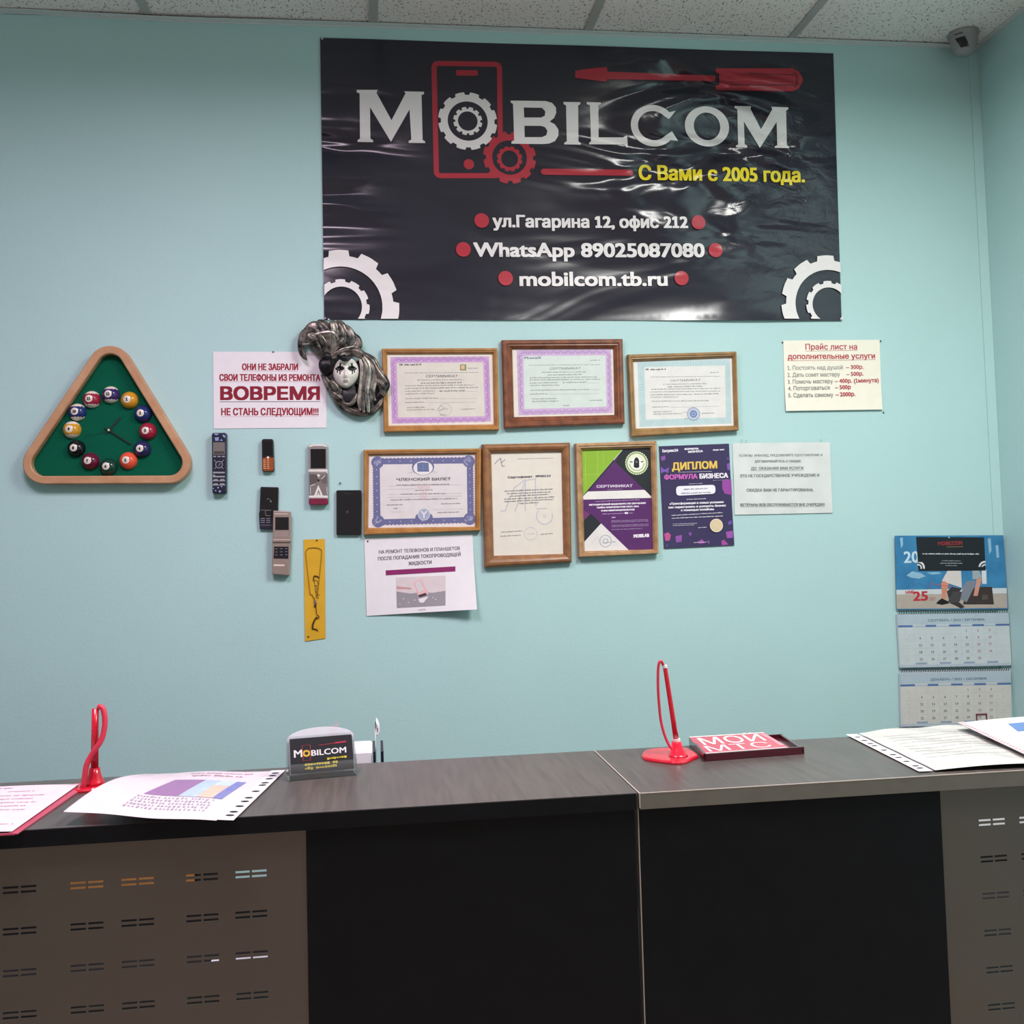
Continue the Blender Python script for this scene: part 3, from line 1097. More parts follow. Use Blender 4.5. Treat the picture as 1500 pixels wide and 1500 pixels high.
def d_diploma(s):
    w = '#e9e4ee'
    pk, pk2, vi = '#b0519f', '#c2558f', '#6a55a5'
    for l, c in (([(0.8055,1.7065),(0.8181,1.7099),(0.8185,1.6981),(0.807,1.6954)], '#8a56a8'), ([(0.8045,1.6788),(0.8156,1.6702),(0.8291,1.6773),(0.8247,1.6601),(0.8154,1.665),(0.8039,1.6604)], '#7d59b0'),
                 ([(0.98,1.6367),(1.0062,1.6407),(1.0071,1.5954),(0.9862,1.5996),(0.9791,1.6145)], '#9a4aa0'), ([(0.9952,1.6828),(1.0042,1.6864),(1.0041,1.6641),(0.9965,1.6679)], '#8657aa'),
                 ([(0.9953,1.6966),(1.0002,1.7032),(1.0022,1.6938)], vi), ([(0.8066,1.4917),(0.8188,1.4961),(0.826,1.4875),(0.8217,1.473),(0.8096,1.4722)], pk2),
                 ([(0.8391,1.4846),(0.8581,1.4877),(0.8555,1.4684),(0.8396,1.467)], '#9256a8'), ([(0.8761,1.4917),(0.8823,1.4952),(0.8866,1.4895),(0.8811,1.4835)], '#8a50a5'),
                 ([(0.9017,1.4671),(0.9145,1.4741),(0.9228,1.4629),(0.9064,1.4608)], '#a052a4'), ([(0.9295,1.4682),(0.9334,1.471),(0.9366,1.4643),(0.9319,1.46)], '#8a50a5'),
                 ([(0.9839,1.4925),(1.0051,1.4956),(1.0035,1.4754),(0.987,1.4747)], '#9c55a8'), ([(0.9695,1.4671),(0.9773,1.4713),(0.9902,1.4573),(0.971,1.4553)], '#a84f9c'),
                 ([(0.9907,1.5189),(1.0016,1.5253),(1.0036,1.516),(0.9934,1.5107)], vi), ([(0.8081,1.4605),(0.8176,1.4632),(0.8135,1.4538)], '#56538a')):
        s.poly(l[::-1], c)
    s.text('Битрикс24', (0.8109,1.7189), (0.8553,1.7204), 0.0072, w, .0005)
    s.text('ФОРМУЛА', (0.8744,1.7245), (0.9145,1.7254), 0.0043, w, .0006)
    s.text('БИЗНЕСА', (0.8848,1.7162), (0.9264,1.7178), 0.005, w, .0006)
    s.greek((0.9556,1.721), (0.9917,1.7219), .0042, w, 5, gap=.1)
    s.text('ДИПЛОМ', (0.8371,1.669), (0.966,1.6718), 0.0187, '#e7c25c', .0013, 4)
    s.line([(0.8531,1.6621),(0.9511,1.6632)], .0007, w)
    s.text('ФОРМУЛА', (0.8135,1.6426), (0.9076,1.6437), 0.0122, '#c868b8', .0010, 3)
    s.text('БИЗНЕСА', (0.9152,1.6436), (0.9964,1.6446), 0.0122, '#f0e6f0', .0010, 3)
    s.greek((0.9524,1.6369), (0.9976,1.6379), .0018, '#b59cc4', 8)
    s.greek((0.8834,1.6283), (0.9223,1.6294), .0016, w, 6)
    s.poly(rot_rr(*[(0.8453,1.6232),(0.9588,1.6253),(0.9586,1.6002),(0.8458,1.5967)], .0105), '#efedf3')
    s.greek((0.8676,1.6124), (0.9362,1.6139), .0038, '#77707f', 7)
    s.greek((0.8597,1.6015), (0.9457,1.6027), .0038, '#77707f', 9)
    s.greek((0.875,1.585), (0.9302,1.586), .0022, w, 10)
    s.text('\u00abТрансформация в новых условиях', (0.8253,1.5722), (0.9813,1.5738), 0.0054, w, .0005)
    s.text('как перестроить и ускорить бизнес', (0.8219,1.562), (0.9871,1.564), 0.0054, w, .0005)
    s.text('с помощью онлайна\u00bb', (0.8571,1.5534), (0.9523,1.5545), 0.0054, w, .0005)
    s.greek((0.8298,1.5412), (0.9779,1.5458), .0026, w, 12)
    s.greek((0.8295,1.5332), (0.9776,1.5362), .0028, w, 13)
    s.greek((0.8316,1.5177), (0.9021,1.5185), .0016, w, 14)
    s.greek((0.8315,1.5133), (0.8932,1.514), .0016, w, 15)
    s.greek((0.9043,1.5056), (0.9291,1.5064), .0022, w, 16)
    s.disc((0.9571,1.5113), 0.0187, '#efe0c6', 32)
    s.disc((0.9571,1.5113), 0.0166, '#dcc7a4', 32)
    s.greek((0.8895,1.4645), (0.9275,1.4653), .002, w, 17)


q = [(0.8009,1.736),(1.004,1.7403),(1.0073,1.455),(0.8051,1.4515)]
paper('diploma_sheet', q, M_dip, 'purple diploma sheet with a yellow heading and a white name pill', 'certificate', d_diploma, bend_low(q, .003),
      dep=.0009)

# ---------------------------------------------------------------- framed certificates
def wood(name, a, b_):
    return mat(name, a, .38, spec=.5, col2=b_, scale=14, stretch=(3, 3, 3), var=.1)


W_honey = wood('honey_wood', '#b98548', '#a5713a')
W_mahog = wood('reddish_wood', '#8a5236', '#6b3c28')
W_gold = wood('gold_wood', '#a88150', '#8f6c40')
W_brown = wood('brown_wood', '#9c6c44', '#84583a')
W_pine = wood('pale_wood', '#c19a70', '#a67e58')


def framed(label, outer, inner, w_mat, depth, draw, page, rounded=False):
    cx, cz = mid(outer)
    t = thing('framed_certificate', label, 'certificate', (cx, -.001, cz))
    o_, i_ = outer[::-1], inner[::-1]          # anticlockwise from BL

    def lerp(f):
        return [(a[0] * (1 - f) + b_[0] * f, a[1] * (1 - f) + b_[1] * f) for a, b_ in zip(o_, i_)]
    prof = ((0, .001), (0, depth * .7), (.06, depth * .92), (.16, depth), (.42, depth), (.55, depth * .86), (.66, depth * .88), (.98, depth * .5), (1, depth * .42)) if not rounded else \
        ((0, .001), (0, depth * .55), (.07, depth * .8), (.22, depth * .97), (.42, depth), (.65, depth * .9), (.88, depth * .66), (.97, depth * .48), (1, depth * .4))
    mb = MB()
    mb.loops([[(p[0], -d, p[1]) for p in lerp(f)] for f, d in prof] + [[(p[0], -.001, p[1]) for p in lerp(1)]], w_mat)
    mb.loops([[(p[0], -.001, p[1]) for p in lerp(1)], [(p[0], -.001, p[1]) for p in lerp(0)]], w_mat)
    fr = mb.build('frame', t, (cx, -.001, cz))
    s = Sheet(wall_place(depth * .3))
    s.base([bil(inner, x, y) for x, y in ((-.012, -.012), (1.012, -.012), (1.012, 1.012), (-.012, 1.012))], page)
    draw(s)
    s.build('certificate_sheet', t, (cx, -.001, cz))
    return t


def quads_band(s, o_, i_, col, incol):
    s.poly(o_[::-1], col)
    s.poly(i_[::-1], incol)


def scallops(s, o_, i_, col, nx, ny, w=.0009):
    """row of half rings along the four sides of a border band"""
    tl, tr, br, bl = o_
    itl, itr, ibr, ibl = i_
    s.d += s.step
    s.lock = True
    for (a, b_, c, d, n, ang) in ((tl, tr, itl, itr, nx, PI / 2), (bl, br, ibl, ibr, nx, -PI / 2), (tl, bl, itl, ibl, ny, PI), (tr, br, itr, ibr, ny, 0)):
        for i in range(n):
            t = (i + .5) / n
            p = Vector(a).lerp(Vector(b_), t)
            r_ = Vector(c).lerp(Vector(d), t)
            m_ = p * .3 + r_ * .7
            rr = (Vector(b_) - Vector(a)).length / n * .52
            s.ring(tuple(m_), rr - w, rr, col, 10, ang - PI / 2, ang + PI / 2)
            s.ring(tuple(m_), rr * .45, rr * .62, col, 8, ang - PI / 2, ang + PI / 2)
    s.lock = False
    s.d += s.step


def cert_body(s, c, rows, seed, dark='#7c7a78'):
    for i, (x0, y0, x1, y1, h) in enumerate(rows):
        s.greek(c(x0, y0), c(x1, y1), h, dark, seed + i)


M_page1 = mat('page_cream', '#e4ddd0', .6, spec=.25, var=.02)
M_page2 = mat('page_mint', '#dbe3da', .6, spec=.25, var=.02)
M_page3 = mat('page_white', '#e6e4de', .6, spec=.25, var=.02)
M_page4 = mat('page_pinkish', '#e2dada', .6, spec=.25, var=.02)


def d_e1(s):
    o_ = [(0.062,1.9888),(0.3302,1.9893),(0.3311,1.8109),(0.0625,1.8084)]
    i_ = [(0.0786,1.9727),(0.3139,1.9739),(0.3149,1.8253),(0.0795,1.8246)]
    quads_band(s, o_, i_, '#c9a3cf', '#dbd5ca')
    scallops(s, o_, i_, '#9a6fb0', 12, 8)
    s.text('DR', (0.0866,1.9661), (0.095,1.9663), .0042, '#4c4a58', .0004)
    s.greek((0.0994,1.9662), (0.145,1.9665), .0042, '#4c4a58', 21, gap=.1)
    s.poly([(0.25,1.9516),(0.2504,1.9683),(0.2675,1.9682),(0.2671,1.9515)], '#8c8a66')
    s.poly([(0.2529,1.9547),(0.2532,1.9659),(0.2632,1.9658),(0.2629,1.9547)], '#d9b98c')
    s.text('СЕРТИФИКАТ', (0.1555,1.9331), (0.2418,1.9329), .0062, '#6b6868', .0002, 2, .25)
    g = '#8a8784'
    for i, (a, b_, h) in enumerate((
            ((0.2724,1.956), (0.3016,1.9563), .003), ((0.0983,1.9448), (0.3013,1.9449), .0022), ((0.1336,1.9247), (0.2605,1.9247), .003),
            ((0.1427,1.9162), (0.2539,1.9167), .0036), ((0.0999,1.9097), (0.2909,1.9103), .003), ((0.0997,1.9019), (0.299,1.9035), .0034),
            ((0.0996,1.8944), (0.1809,1.8948), .003), ((0.1914,1.8938), (0.2621,1.8944), .0038), ((0.0994,1.8873), (0.1807,1.888), .003),
            ((0.0998,1.8744), (0.191,1.8751), .003), ((0.0996,1.8638), (0.1498,1.8647), .003), ((0.1033,1.8501), (0.1565,1.851), .0032),
            ((0.1031,1.8435), (0.1774,1.8446), .0032), ((0.2491,1.8438), (0.2905,1.8448), .003), ((0.1923,1.8286), (0.2099,1.8296), .0034))):
        s.greek(a, b_, h, g if i not in (3, 7) else '#6c6870', 30 + i)
    for a, b_ in (((0.2633,1.8934), (0.2964,1.8936)), ((0.191,1.8747), (0.2924,1.8742)), ((0.1498,1.8642), (0.2921,1.8642))):
        s.line([a, b_], .0005, g)
    s.ring((0.2067,1.8443), .0165, .0175, '#a9b0bb', 30)
    s.line([(0.182,1.841),(0.1964,1.8562),(0.2057,1.849),(0.1891,1.8421),(0.215,1.8477)], .0008, '#7a7f8c')


framed('honey wood framed certificate with a lilac border, beside the black mask', [(0.0398,2.0112),(0.353,2.0113),(0.3523,1.7859),(0.0399,1.7843)], [(0.0535,1.9964),(0.3407,1.9964),(0.3392,1.8025),(0.0531,1.8027)],
       W_honey, .018, d_e1, M_page1)


def d_e2(s):
    o_ = [(0.4075,2.007),(0.6717,2.008),(0.6713,1.8307),(0.408,1.8266)]
    i_ = [(0.4253,1.9906),(0.6565,1.9915),(0.6548,1.8478),(0.4241,1.8438)]
    quads_band(s, o_, i_, '#cdb0d3', '#d3ded6')
    scallops(s, o_, i_, '#9c7ab2', 12, 8)
    s.text('PhoneX', (0.4286,1.9819), (0.4754,1.9827), .0060, '#56618a', .0003)
    s.text('СЕРТИФИКАТ', (0.4974,1.9518), (0.5831,1.9528), .0056, '#6b7070', .0001, 2, .25)
    g = '#868d88'
    for i, (a, b_, h) in enumerate((
            ((0.6131,1.9762), (0.6413,1.9771), .003), ((0.4406,1.9637), (0.6409,1.9645), .0022), ((0.475,1.9438), (0.6011,1.944), .003),
            ((0.4904,1.936), (0.5907,1.9368), .0036), ((0.4413,1.9287), (0.6305,1.9298), .003), ((0.4412,1.9225), (0.6396,1.9234), .0034),
            ((0.4409,1.9143), (0.52,1.9147), .003), ((0.5334,1.9146), (0.6015,1.9155), .0036), ((0.4407,1.9076), (0.5242,1.9079), .003),
            ((0.4418,1.8942), (0.6057,1.8952), .003), ((0.4415,1.8837), (0.4914,1.8842), .003), ((0.4459,1.8703), (0.5168,1.8706), .0032),
            ((0.4457,1.8631), (0.5197,1.8638), .0036), ((0.6079,1.8644), (0.6455,1.865), .003), ((0.5327,1.8508), (0.5501,1.8515), .003))):
        s.greek(a, b_, h, g, 50 + i)
    for a, b_ in (((0.6026,1.9141), (0.6373,1.9143)), ((0.6057,1.8952), (0.635,1.8955)), ((0.4914,1.8842), (0.6346,1.8844))):
        s.line([a, b_], .0005, g)


framed('reddish wood framed certificate with a lilac border and blue corner logo', [(0.3655,2.0331),(0.7042,2.0357),(0.7025,1.799),(0.3662,1.7902)],
       [(0.3948,2.009),(0.6787,2.0093),(0.6763,1.8244),(0.3945,1.8218)], W_mahog, .02, d_e2, M_page1)


def d_e3(s):
    o_ = [(0.746,1.972),(1.0148,1.9792),(1.0126,1.7966),(0.7464,1.7898)]
    i_ = [(0.766,1.9573),(0.9989,1.9609),(0.9961,1.8139),(0.7651,1.8106)]
    quads_band(s, o_, i_, '#bdd3d4', '#e2e0db')
    rnd = random.Random(4)
    s.d += s.step
    s.lock = True
    for i in range(34):
        for t in ((i + .5) / 34,):
            for (a, b_, c, d) in ((o_[0], o_[1], i_[0], i_[1]), (o_[3], o_[2], i_[3], i_[2])):
                p1, p2 = Vector(a).lerp(Vector(b_), t), Vector(c).lerp(Vector(d), t)
                s.line([tuple(p1.lerp(p2, .2)), tuple(p1.lerp(p2, .85))], .0006 + rnd.random() * .0016, '#a9c3c6')
    for i in range(22):
        t = (i + .5) / 22
        for (a, b_, c, d) in ((o_[0], o_[3], i_[0], i_[3]), (o_[1], o_[2], i_[1], i_[2])):
            p1, p2 = Vector(a).lerp(Vector(b_), t), Vector(c).lerp(Vector(d), t)
            s.line([tuple(p1.lerp(p2, .2)), tuple(p1.lerp(p2, .85))], .0006 + rnd.random() * .0014, '#a9c3c6')
    s.lock = False
    s.d += s.step
    s.text('DR', (0.7699,1.949), (0.7781,1.9492), .0042, '#50565c', .0004)
    s.greek((0.7831,1.9489), (0.8283,1.9496), .0042, '#50565c', 21, gap=.1)
    s.text('СЕРТИФИКАТ', (0.8383,1.9159), (0.9251,1.9177), .0056, '#777770', .0001, 2, .25)
    g = '#8d8c88'
    for i, (a, b_, h) in enumerate((
            ((0.9557,1.94), (0.9834,1.9408), .003), ((0.7829,1.929), (0.9842,1.9295), .0022), ((0.8174,1.9078), (0.9439,1.9088), .003),
            ((0.8303,1.9004), (0.9321,1.9015), .0036), ((0.7829,1.894), (0.9842,1.8952), .003), ((0.7802,1.8867), (0.9826,1.8874), .003),
            ((0.7799,1.8785), (0.9006,1.8788), .0032), ((0.9056,1.8788), (0.9773,1.8801), .0036), ((0.7796,1.8717), (0.8604,1.8719), .003),
            ((0.7835,1.8605), (0.9501,1.8608), .003), ((0.7844,1.844), (0.832,1.845), .003), ((0.7881,1.8304), (0.8403,1.8317), .0032),
            ((0.7879,1.8241), (0.8662,1.8256), .0032), ((0.9262,1.8249), (0.9626,1.8255), .003), ((0.8769,1.8109), (0.8906,1.8112), .003))):
        s.greek(a, b_, h, g, 70 + i)
    s.line([(0.832,1.844),(0.9822,1.8458)], .0005, g)
    s.line([(0.8662,1.8256),(0.8789,1.8323),(0.8837,1.8274)], .0007, '#7f8899')
    c_ = (0.9024,1.8247)
    s.ring(c_, .0168, .0188, '#7d8fb5', 36)
    s.ring(c_, .0125, .0155, '#b4bfd6', 36)
    s.disc(c_, .011, '#7488b4')
    s.ring(c_, .004, .006, '#a9b7d3', 16)


framed('golden wood framed certificate with a pale blue border and round blue stamp', [(0.7173,1.9919),(1.0308,1.9992),(1.0287,1.7756),(0.7198,1.7618)],
       [(0.7337,1.9732),(1.02,1.9829),(1.0179,1.7904),(0.7347,1.7856)], W_gold, .02, d_e3, M_page3)


def d_e4(s):
    o_ = [(0.0106,1.7142),(0.2785,1.7133),(0.2766,1.5366),(0.0091,1.5365)]
    i_ = [(0.0278,1.6987),(0.2622,1.697),(0.2606,1.5518),(0.0268,1.5514)]
    bl_ = '#6f7099'
    quads_band(s, o_, i_, bl_, '#dfd8d8')
    rnd = random.Random(9)
    # ornamented corners and edge beads
    for a, b_ in zip(o_, i_):
        m_ = (a[0] * .35 + b_[0] * .65, a[1] * .35 + b_[1] * .65)
        s.disc(m_, .0165, bl_, 24)
        for q_ in range(9):
            t = rnd.random() * 2 * PI
            rr = rnd.uniform(.003, .012)
            s.ring((m_[0] + rr * math.cos(t), m_[1] + rr * math.sin(t)), .0016, .0026, '#b5b5cf', 8)
    s.d += s.step
    for i in range(26):
        s.lock = True
        t = (i + .5) / 26
        for (a, b_, c, d) in ((o_[0], o_[1], i_[0], i_[1]), (o_[3], o_[2], i_[3], i_[2]), (o_[0], o_[3], i_[0], i_[3]), (o_[1], o_[2], i_[1], i_[2])):
            p1, p2 = Vector(a).lerp(Vector(b_), t), Vector(c).lerp(Vector(d), t)
            s.disc(tuple(p1), .0022, bl_, 8)
            if i % 3 == 0:
                s.raw([(p1.lerp(p2, .5).x + .0018 * math.cos(a2), p1.lerp(p2, .5).y + .0018 * math.sin(a2)) for a2 in (0, 1.57, 3.14, 4.71)], [(0, 1, 2, 3)], '#c2c2d8', s.d + s.step)
    s.lock = False
    s.d += 2 * s.step
    c_ = (0.1437,1.6897)
    s.disc(c_, .030, bl_, 32, .75)
    s.disc((c_[0], c_[1] - .003), .026, '#e9e3e3', 32, .72)
    s.poly([(0.1282,1.6772),(0.1277,1.6999),(0.1396,1.7026),(0.1587,1.7008),(0.1596,1.6766)], '#66749b')
    for i in range(4):
        s.line([(0.1297,1.6974), (0.1591,1.6968)] if i == 0 else ([(0.1295,1.6912), (0.1589,1.6907)] if i == 1 else ([(0.1294,1.6851), (0.1588,1.6845)] if i == 2 else [(0.1444,1.7008), (0.1439,1.6774)])), .0006, '#8d99b8')
    s.line([(0.1059,1.6744),(0.117,1.6774),(0.123,1.6734)], .001, '#a9a5b5')
    s.line([(0.1647,1.6746),(0.1709,1.6769),(0.1807,1.6738)], .001, '#a9a5b5')
    s.text('ЧЛЕНСКИЙ', (0.0721,1.6537), (0.1601,1.653), .0066, '#6a6468', .0005)
    s.text('БИЛЕТ', (0.1669,1.6528), (0.2176,1.6528), .0066, '#6a6468', .0005)
    s.poly([(0.1282,1.631),(0.126,1.6409),(0.1627,1.6414),(0.1605,1.6303)], '#dcc8ca')
    s.disc((0.1425,1.6135), .011, '#dccaca', 20)
    g = '#8f8990'
    for i, (a, b_, h) in enumerate((
            ((0.0711,1.641), (0.2156,1.6405), .0034), ((0.1208,1.6258), (0.1685,1.6262), .003), ((0.0827,1.6163), (0.2039,1.6156), .0032),
            ((0.054,1.6013), (0.2344,1.6012), .0034), ((0.044,1.5883), (0.087,1.5883), .003), ((0.1898,1.5879), (0.2427,1.5882), .003),
            ((0.0613,1.5786), (0.0735,1.5788), .003), ((0.1794,1.5646), (0.2372,1.5647), .0034))):
        s.greek(a, b_, h, g, 90 + i)
    for l in ([(0.0443,1.6401),(0.2465,1.6399)], [(0.0454,1.6315),(0.1209,1.6312)], [(0.0451,1.6176),(0.2459,1.6172)], [(0.0449,1.6095),(0.2457,1.6093)], [(0.1686,1.5737),(0.2498,1.5742)], [(0.0563,1.5702),(0.0854,1.5702)]):
        s.line(l, .0004, '#b7afb4')
    c_ = (0.1433,1.5615)
    for dx in (-.013, .013):
        s.disc((c_[0] + dx, c_[1] - .008), .0105, bl_, 20)
    s.disc(c_, .0165, '#a9afc4', 32)
    s.ring(c_, .0148, .0158, '#e4e2ea', 32)
    s.line([(0.1431,1.5522),(0.1433,1.562),(0.1362,1.5707)], .0035, '#e6e4ec')
    s.line([(0.1433,1.562),(0.1509,1.5704)], .0035, '#e6e4ec')


framed('honey wood framed certificate with a wide blue violet ornamental border', [(-0.0143,1.7383),(0.3024,1.7369),(0.2943,1.5139),(-0.0186,1.51)],
       [(-0.0001,1.7229),(0.2857,1.7219),(0.2808,1.5254),(-0.0062,1.5291)], W_honey, .018, d_e4, M_page4)


def d_e5(s):
    wm = '#c5c4ca'
    s.line([(0.3514,1.5657),(0.3639,1.5661),(0.3905,1.628),(0.4212,1.6498),(0.4189,1.5641)], .0032, wm)
    s.line([(0.3913,1.5647),(0.4212,1.6473),(0.449,1.6518),(0.4494,1.577)], .0032, wm)
    s.line([(0.4492,1.5696),(0.4794,1.5701)], .003, wm)
    c_ = (0.4717,1.5491)
    s.ring(c_, .0205, .0235, wm, 30, PI * .75, PI * 2.1)
    s.disc(c_, .005, '#d8cfcf', 16)
    s.line([(0.3385,1.6942),(0.3462,1.703),(0.3552,1.7095),(0.3561,1.6971),(0.3676,1.7056)], .002, '#8d8598')
    s.line([(0.3568,1.6971),(0.3591,1.6871),(0.3659,1.6887)], .002, '#8d8598')
    s.greek((0.4027,1.706), (0.5011,1.7068), .0026, '#a8a39f', 110)
    s.text('Сертификат', (0.3737,1.6542), (0.4415,1.6554), .0052, '#55505a', .0005)
    s.text('№00123', (0.4506,1.6557), (0.4915,1.6564), .0052, '#55505a', .0005)
    g = '#6f6b76'
    for i, (a, b_) in enumerate((
            ((0.3627,1.6182), (0.4986,1.6213)), ((0.3705,1.6111), (0.4903,1.6135)), ((0.3761,1.604), (0.485,1.6071)),
            ((0.3622,1.5964), (0.501,1.5998)), ((0.362,1.5899), (0.499,1.5933)), ((0.4031,1.5836), (0.4577,1.5853)))):
        s.greek(a, b_, .0034, g, 120 + i)
    for i, (a, b_) in enumerate((((0.3498,1.5071), (0.4098,1.5095)), ((0.3495,1.4963), (0.4045,1.4978)), ((0.4597,1.4983), (0.495,1.5003)))):
        s.greek(a, b_, .003, '#94908f', 130 + i)
    s.ring((0.4322,1.5025), .0165, .018, '#c8cbd0', 30)
    s.greek((0.4221,1.5003), (0.4422,1.5012), .004, '#c5c8ce', 140)


framed('brown rounded wood framed portrait certificate with a faint grey watermark, below the reddish frame', [(0.3037,1.7479),(0.5471,1.7492),(0.5422,1.4208),(0.3027,1.4133)],
       [(0.3291,1.7235),(0.5236,1.7241),(0.5208,1.4447),(0.3293,1.4454)], W_brown, .022, d_e5, M_page1, True)


def d_e6(s):
    pu, dk, gn = '#5b2f68', '#2b3033', '#8fb83a'
    s.poly([(0.5794,1.4483),(0.5796,1.7302),(0.7756,1.7331),(0.773,1.4475)], pu)
    s.poly([(0.6942,1.7276),(0.7767,1.7306),(0.7745,1.5959),(0.7542,1.6151),(0.6735,1.6939)], dk)
    s.poly([(0.5808,1.7289),(0.6949,1.7276),(0.588,1.6071),(0.5793,1.6002)], gn)
    s.line([(0.6949,1.7271),(0.5805,1.6025)], .0022, '#c4cfae')
    s.line([(0.6707,1.6987),(0.58,1.6001)], .004, dk)
    for l in ([(0.5905,1.7264),(0.5884,1.6214)], [(0.6257,1.7258),(0.6236,1.6589)], [(0.6416,1.728),(0.6403,1.6873)], [(0.5799,1.6609),(0.6285,1.6612)], [(0.5819,1.723),(0.6842,1.7225)]):
        s.line(l, .0007, '#b6d468')
    s.text('СЕРТИФИКАТ', (0.6195,1.6236), (0.7206,1.6239), .0066, '#dccde0', .0005, 3)
    s.greek((0.649,1.6173), (0.6918,1.6178), .002, '#a58fb0', 150)
    s.poly([(0.579,1.5918),(0.5793,1.6002),(0.5942,1.6137),(0.7542,1.6151),(0.7728,1.5959),(0.7726,1.5924)], '#e9e6e0')
    s.greek((0.6139,1.5846), (0.7397,1.5871), .0026, '#b7a0c0', 151)
    w = '#eee6f0'
    s.text('МЕТОДИЧЕСКИЙ ВИДЕОКУРС ПО ОБУЧЕНИЮ', (0.5971,1.575), (0.7563,1.5766), .0036, w, .0005)
    s.text('ПАЙКА КОМПОНЕНТОВ ПЛАТ, BGA', (0.6187,1.5669), (0.7364,1.568), .0036, w, .0005)
    s.text('И SMD МИКРОКОМПОНЕНТОВ', (0.6306,1.5581), (0.7238,1.5592), .0036, w, .0005)
    s.greek((0.6335,1.5499), (0.7201,1.5512), .0022, '#bfa9c8', 152)
    s.poly([(0.6961,1.5498),(0.6963,1.5546),(0.7051,1.5544),(0.7049,1.5496)], w)
    s.greek((0.6587,1.5393), (0.6709,1.5399), .0026, w, 153)
    for i, (a, b_) in enumerate((((0.6584,1.5307), (0.7624,1.5315)), ((0.6583,1.5269), (0.7623,1.5277)), ((0.658,1.5179), (0.7627,1.519)),
                                 ((0.6579,1.5145), (0.7626,1.5152)), ((0.6576,1.5064), (0.7444,1.5075)))):
        s.greek(a, b_, .0024, '#a68fb3', 154 + i)
    s.text('MOBILAB', (0.7198,1.4838), (0.7625,1.4851), .0082, w, .0009)
    s.poly([(0.5808,1.5324),(0.5812,1.5621),(0.5971,1.5522)], '#7d3a78')
    s.poly([(0.579,1.4755),(0.5804,1.5348),(0.6008,1.5521),(0.629,1.5253)], dk)
    s.poly([(0.5794,1.4495),(0.5795,1.4755),(0.6285,1.5253),(0.7068,1.447)], '#e4e0dd')
    c_ = (0.6396,1.4763)
    s.ring(c_, .0150, .0172, '#a9adb8', 30)
    s.ring(c_, .005, .008, '#b9bcc6', 16)
    s.greek((0.6309,1.471), (0.6687,1.4724), .0028, '#8d8d98', 160)
    s.line([(0.5881,1.4575),(0.6182,1.4899),(0.6226,1.4755)], .0005, '#c9aeb0')
    c_ = (0.7347,1.6897)
    s.gear(c_, .0308, .0326, .0, 28, '#d9dfc0', None, 0, .6)
    s.ring(c_, .0268, .0296, '#7f9a4c', 40)
    s.disc(c_, .0255, '#e8ecd2', 40)
    s.disc(c_, .0165, '#f4f4ec', 32)
    s.poly([(0.7257,1.6785),(0.727,1.6965),(0.7302,1.7037),(0.7347,1.706),(0.7391,1.7035),(0.7418,1.6963),(0.7416,1.6778),(0.7337,1.6755)], '#2a2a30')
    s.ring((0.7343,1.6928), .0012, .0026, '#9a9a9c', 10)
    for i in range(14):
        t = PI * (1.05 + .9 * i / 13)
        s.rect((c_[0] + .0205 * math.cos(t) - .001, c_[1] + .0205 * math.sin(t) - .0014), (c_[0] + .0205 * math.cos(t) + .001, c_[1] + .0205 * math.sin(t) + .0014), '#55603c')
    for dx in (-1, 1):
        s.line([(c_[0] + dx * .0115, c_[1] + .003), (c_[0] + dx * .019, c_[1] + .004)], .0028, '#3a3d34')


framed('pale wood framed certificate in green, black and purple with a round badge, second portrait frame', [(0.5608,1.7461),(0.7902,1.7499),(0.7853,1.4378),(0.5609,1.4337)],
       [(0.5808,1.7278),(0.7743,1.7307),(0.7718,1.45),(0.5795,1.4507)], W_pine, .022, d_e6, M_page4)

# ================================================================ pool rack clock
def round_tri(cs, r, n=14):
    """anticlockwise outline around three arc centres (BL, BR, top)"""
    out = []
    for i in range(3):
        p, c, q_ = Vector(cs[i - 1]), Vector(cs[i]), Vector(cs[(i + 1) % 3])
        d0, d1 = (c - p).normalized(), (q_ - c).normalized()
        a0 = math.atan2(-d0.x, d0.y)
        a1 = math.atan2(-d1.x, d1.y)
        while a1 < a0:
            a1 += 2 * PI
        for j in range(n + 1):
            a = a0 + (a1 - a0) * j / n
            out.append((c.x + r * math.cos(a), c.y + r * math.sin(a)))
    return out


cs_ = [(-0.8214,1.7155), (-0.5148,1.7108), (-0.6606,1.9632)]
cc = (sum(p[0] for p in cs_) / 3, sum(p[1] for p in cs_) / 3)
clock = thing('wall_clock', 'triangular pool rack wall clock with green felt and billiard balls for hours', 'clock', (cc[0], -.001, cc[1]))
M_rack = mat('rack_wood', '#c99b76', .42, col2='#b98763', scale=10, stretch=(2, 2, 2))
M_felt = mat('green_felt', '#0f5a43', .95, spec=.05, var=.08, scale=500, bump=.1, bscale=700)
ro = 0.0542
ri = ro - .0208
mb = MB()
prof = [(ro, .001), (ro, .031), (ro - .0025, .034), (ri + .0025, .034), (ri, .0318), (ri, .008)]
mb.loops([[(p[0], -d, p[1]) for p in round_tri(cs_, r_)] for r_, d in prof], M_rack)
mb.loops([[(p[0], -.001, p[1]) for p in round_tri(cs_, r_)] for r_ in (ri, ro)], M_rack)
mb.build('rack_frame', clock, (cc[0], -.001, cc[1]))
mb = MB()
lp = round_tri(cs_, ri + .001)
mb.loops([[(p[0], -.002, p[1]) for p in lp], [(p[0], -.010, p[1]) for p in lp]], M_felt, True, True, True)
mb.build('felt_face', clock, (cc[0], -.001, cc[1]))
M_bw = mat('ball_white', '#e9dfd2', .12, spec=.5, var=.02)
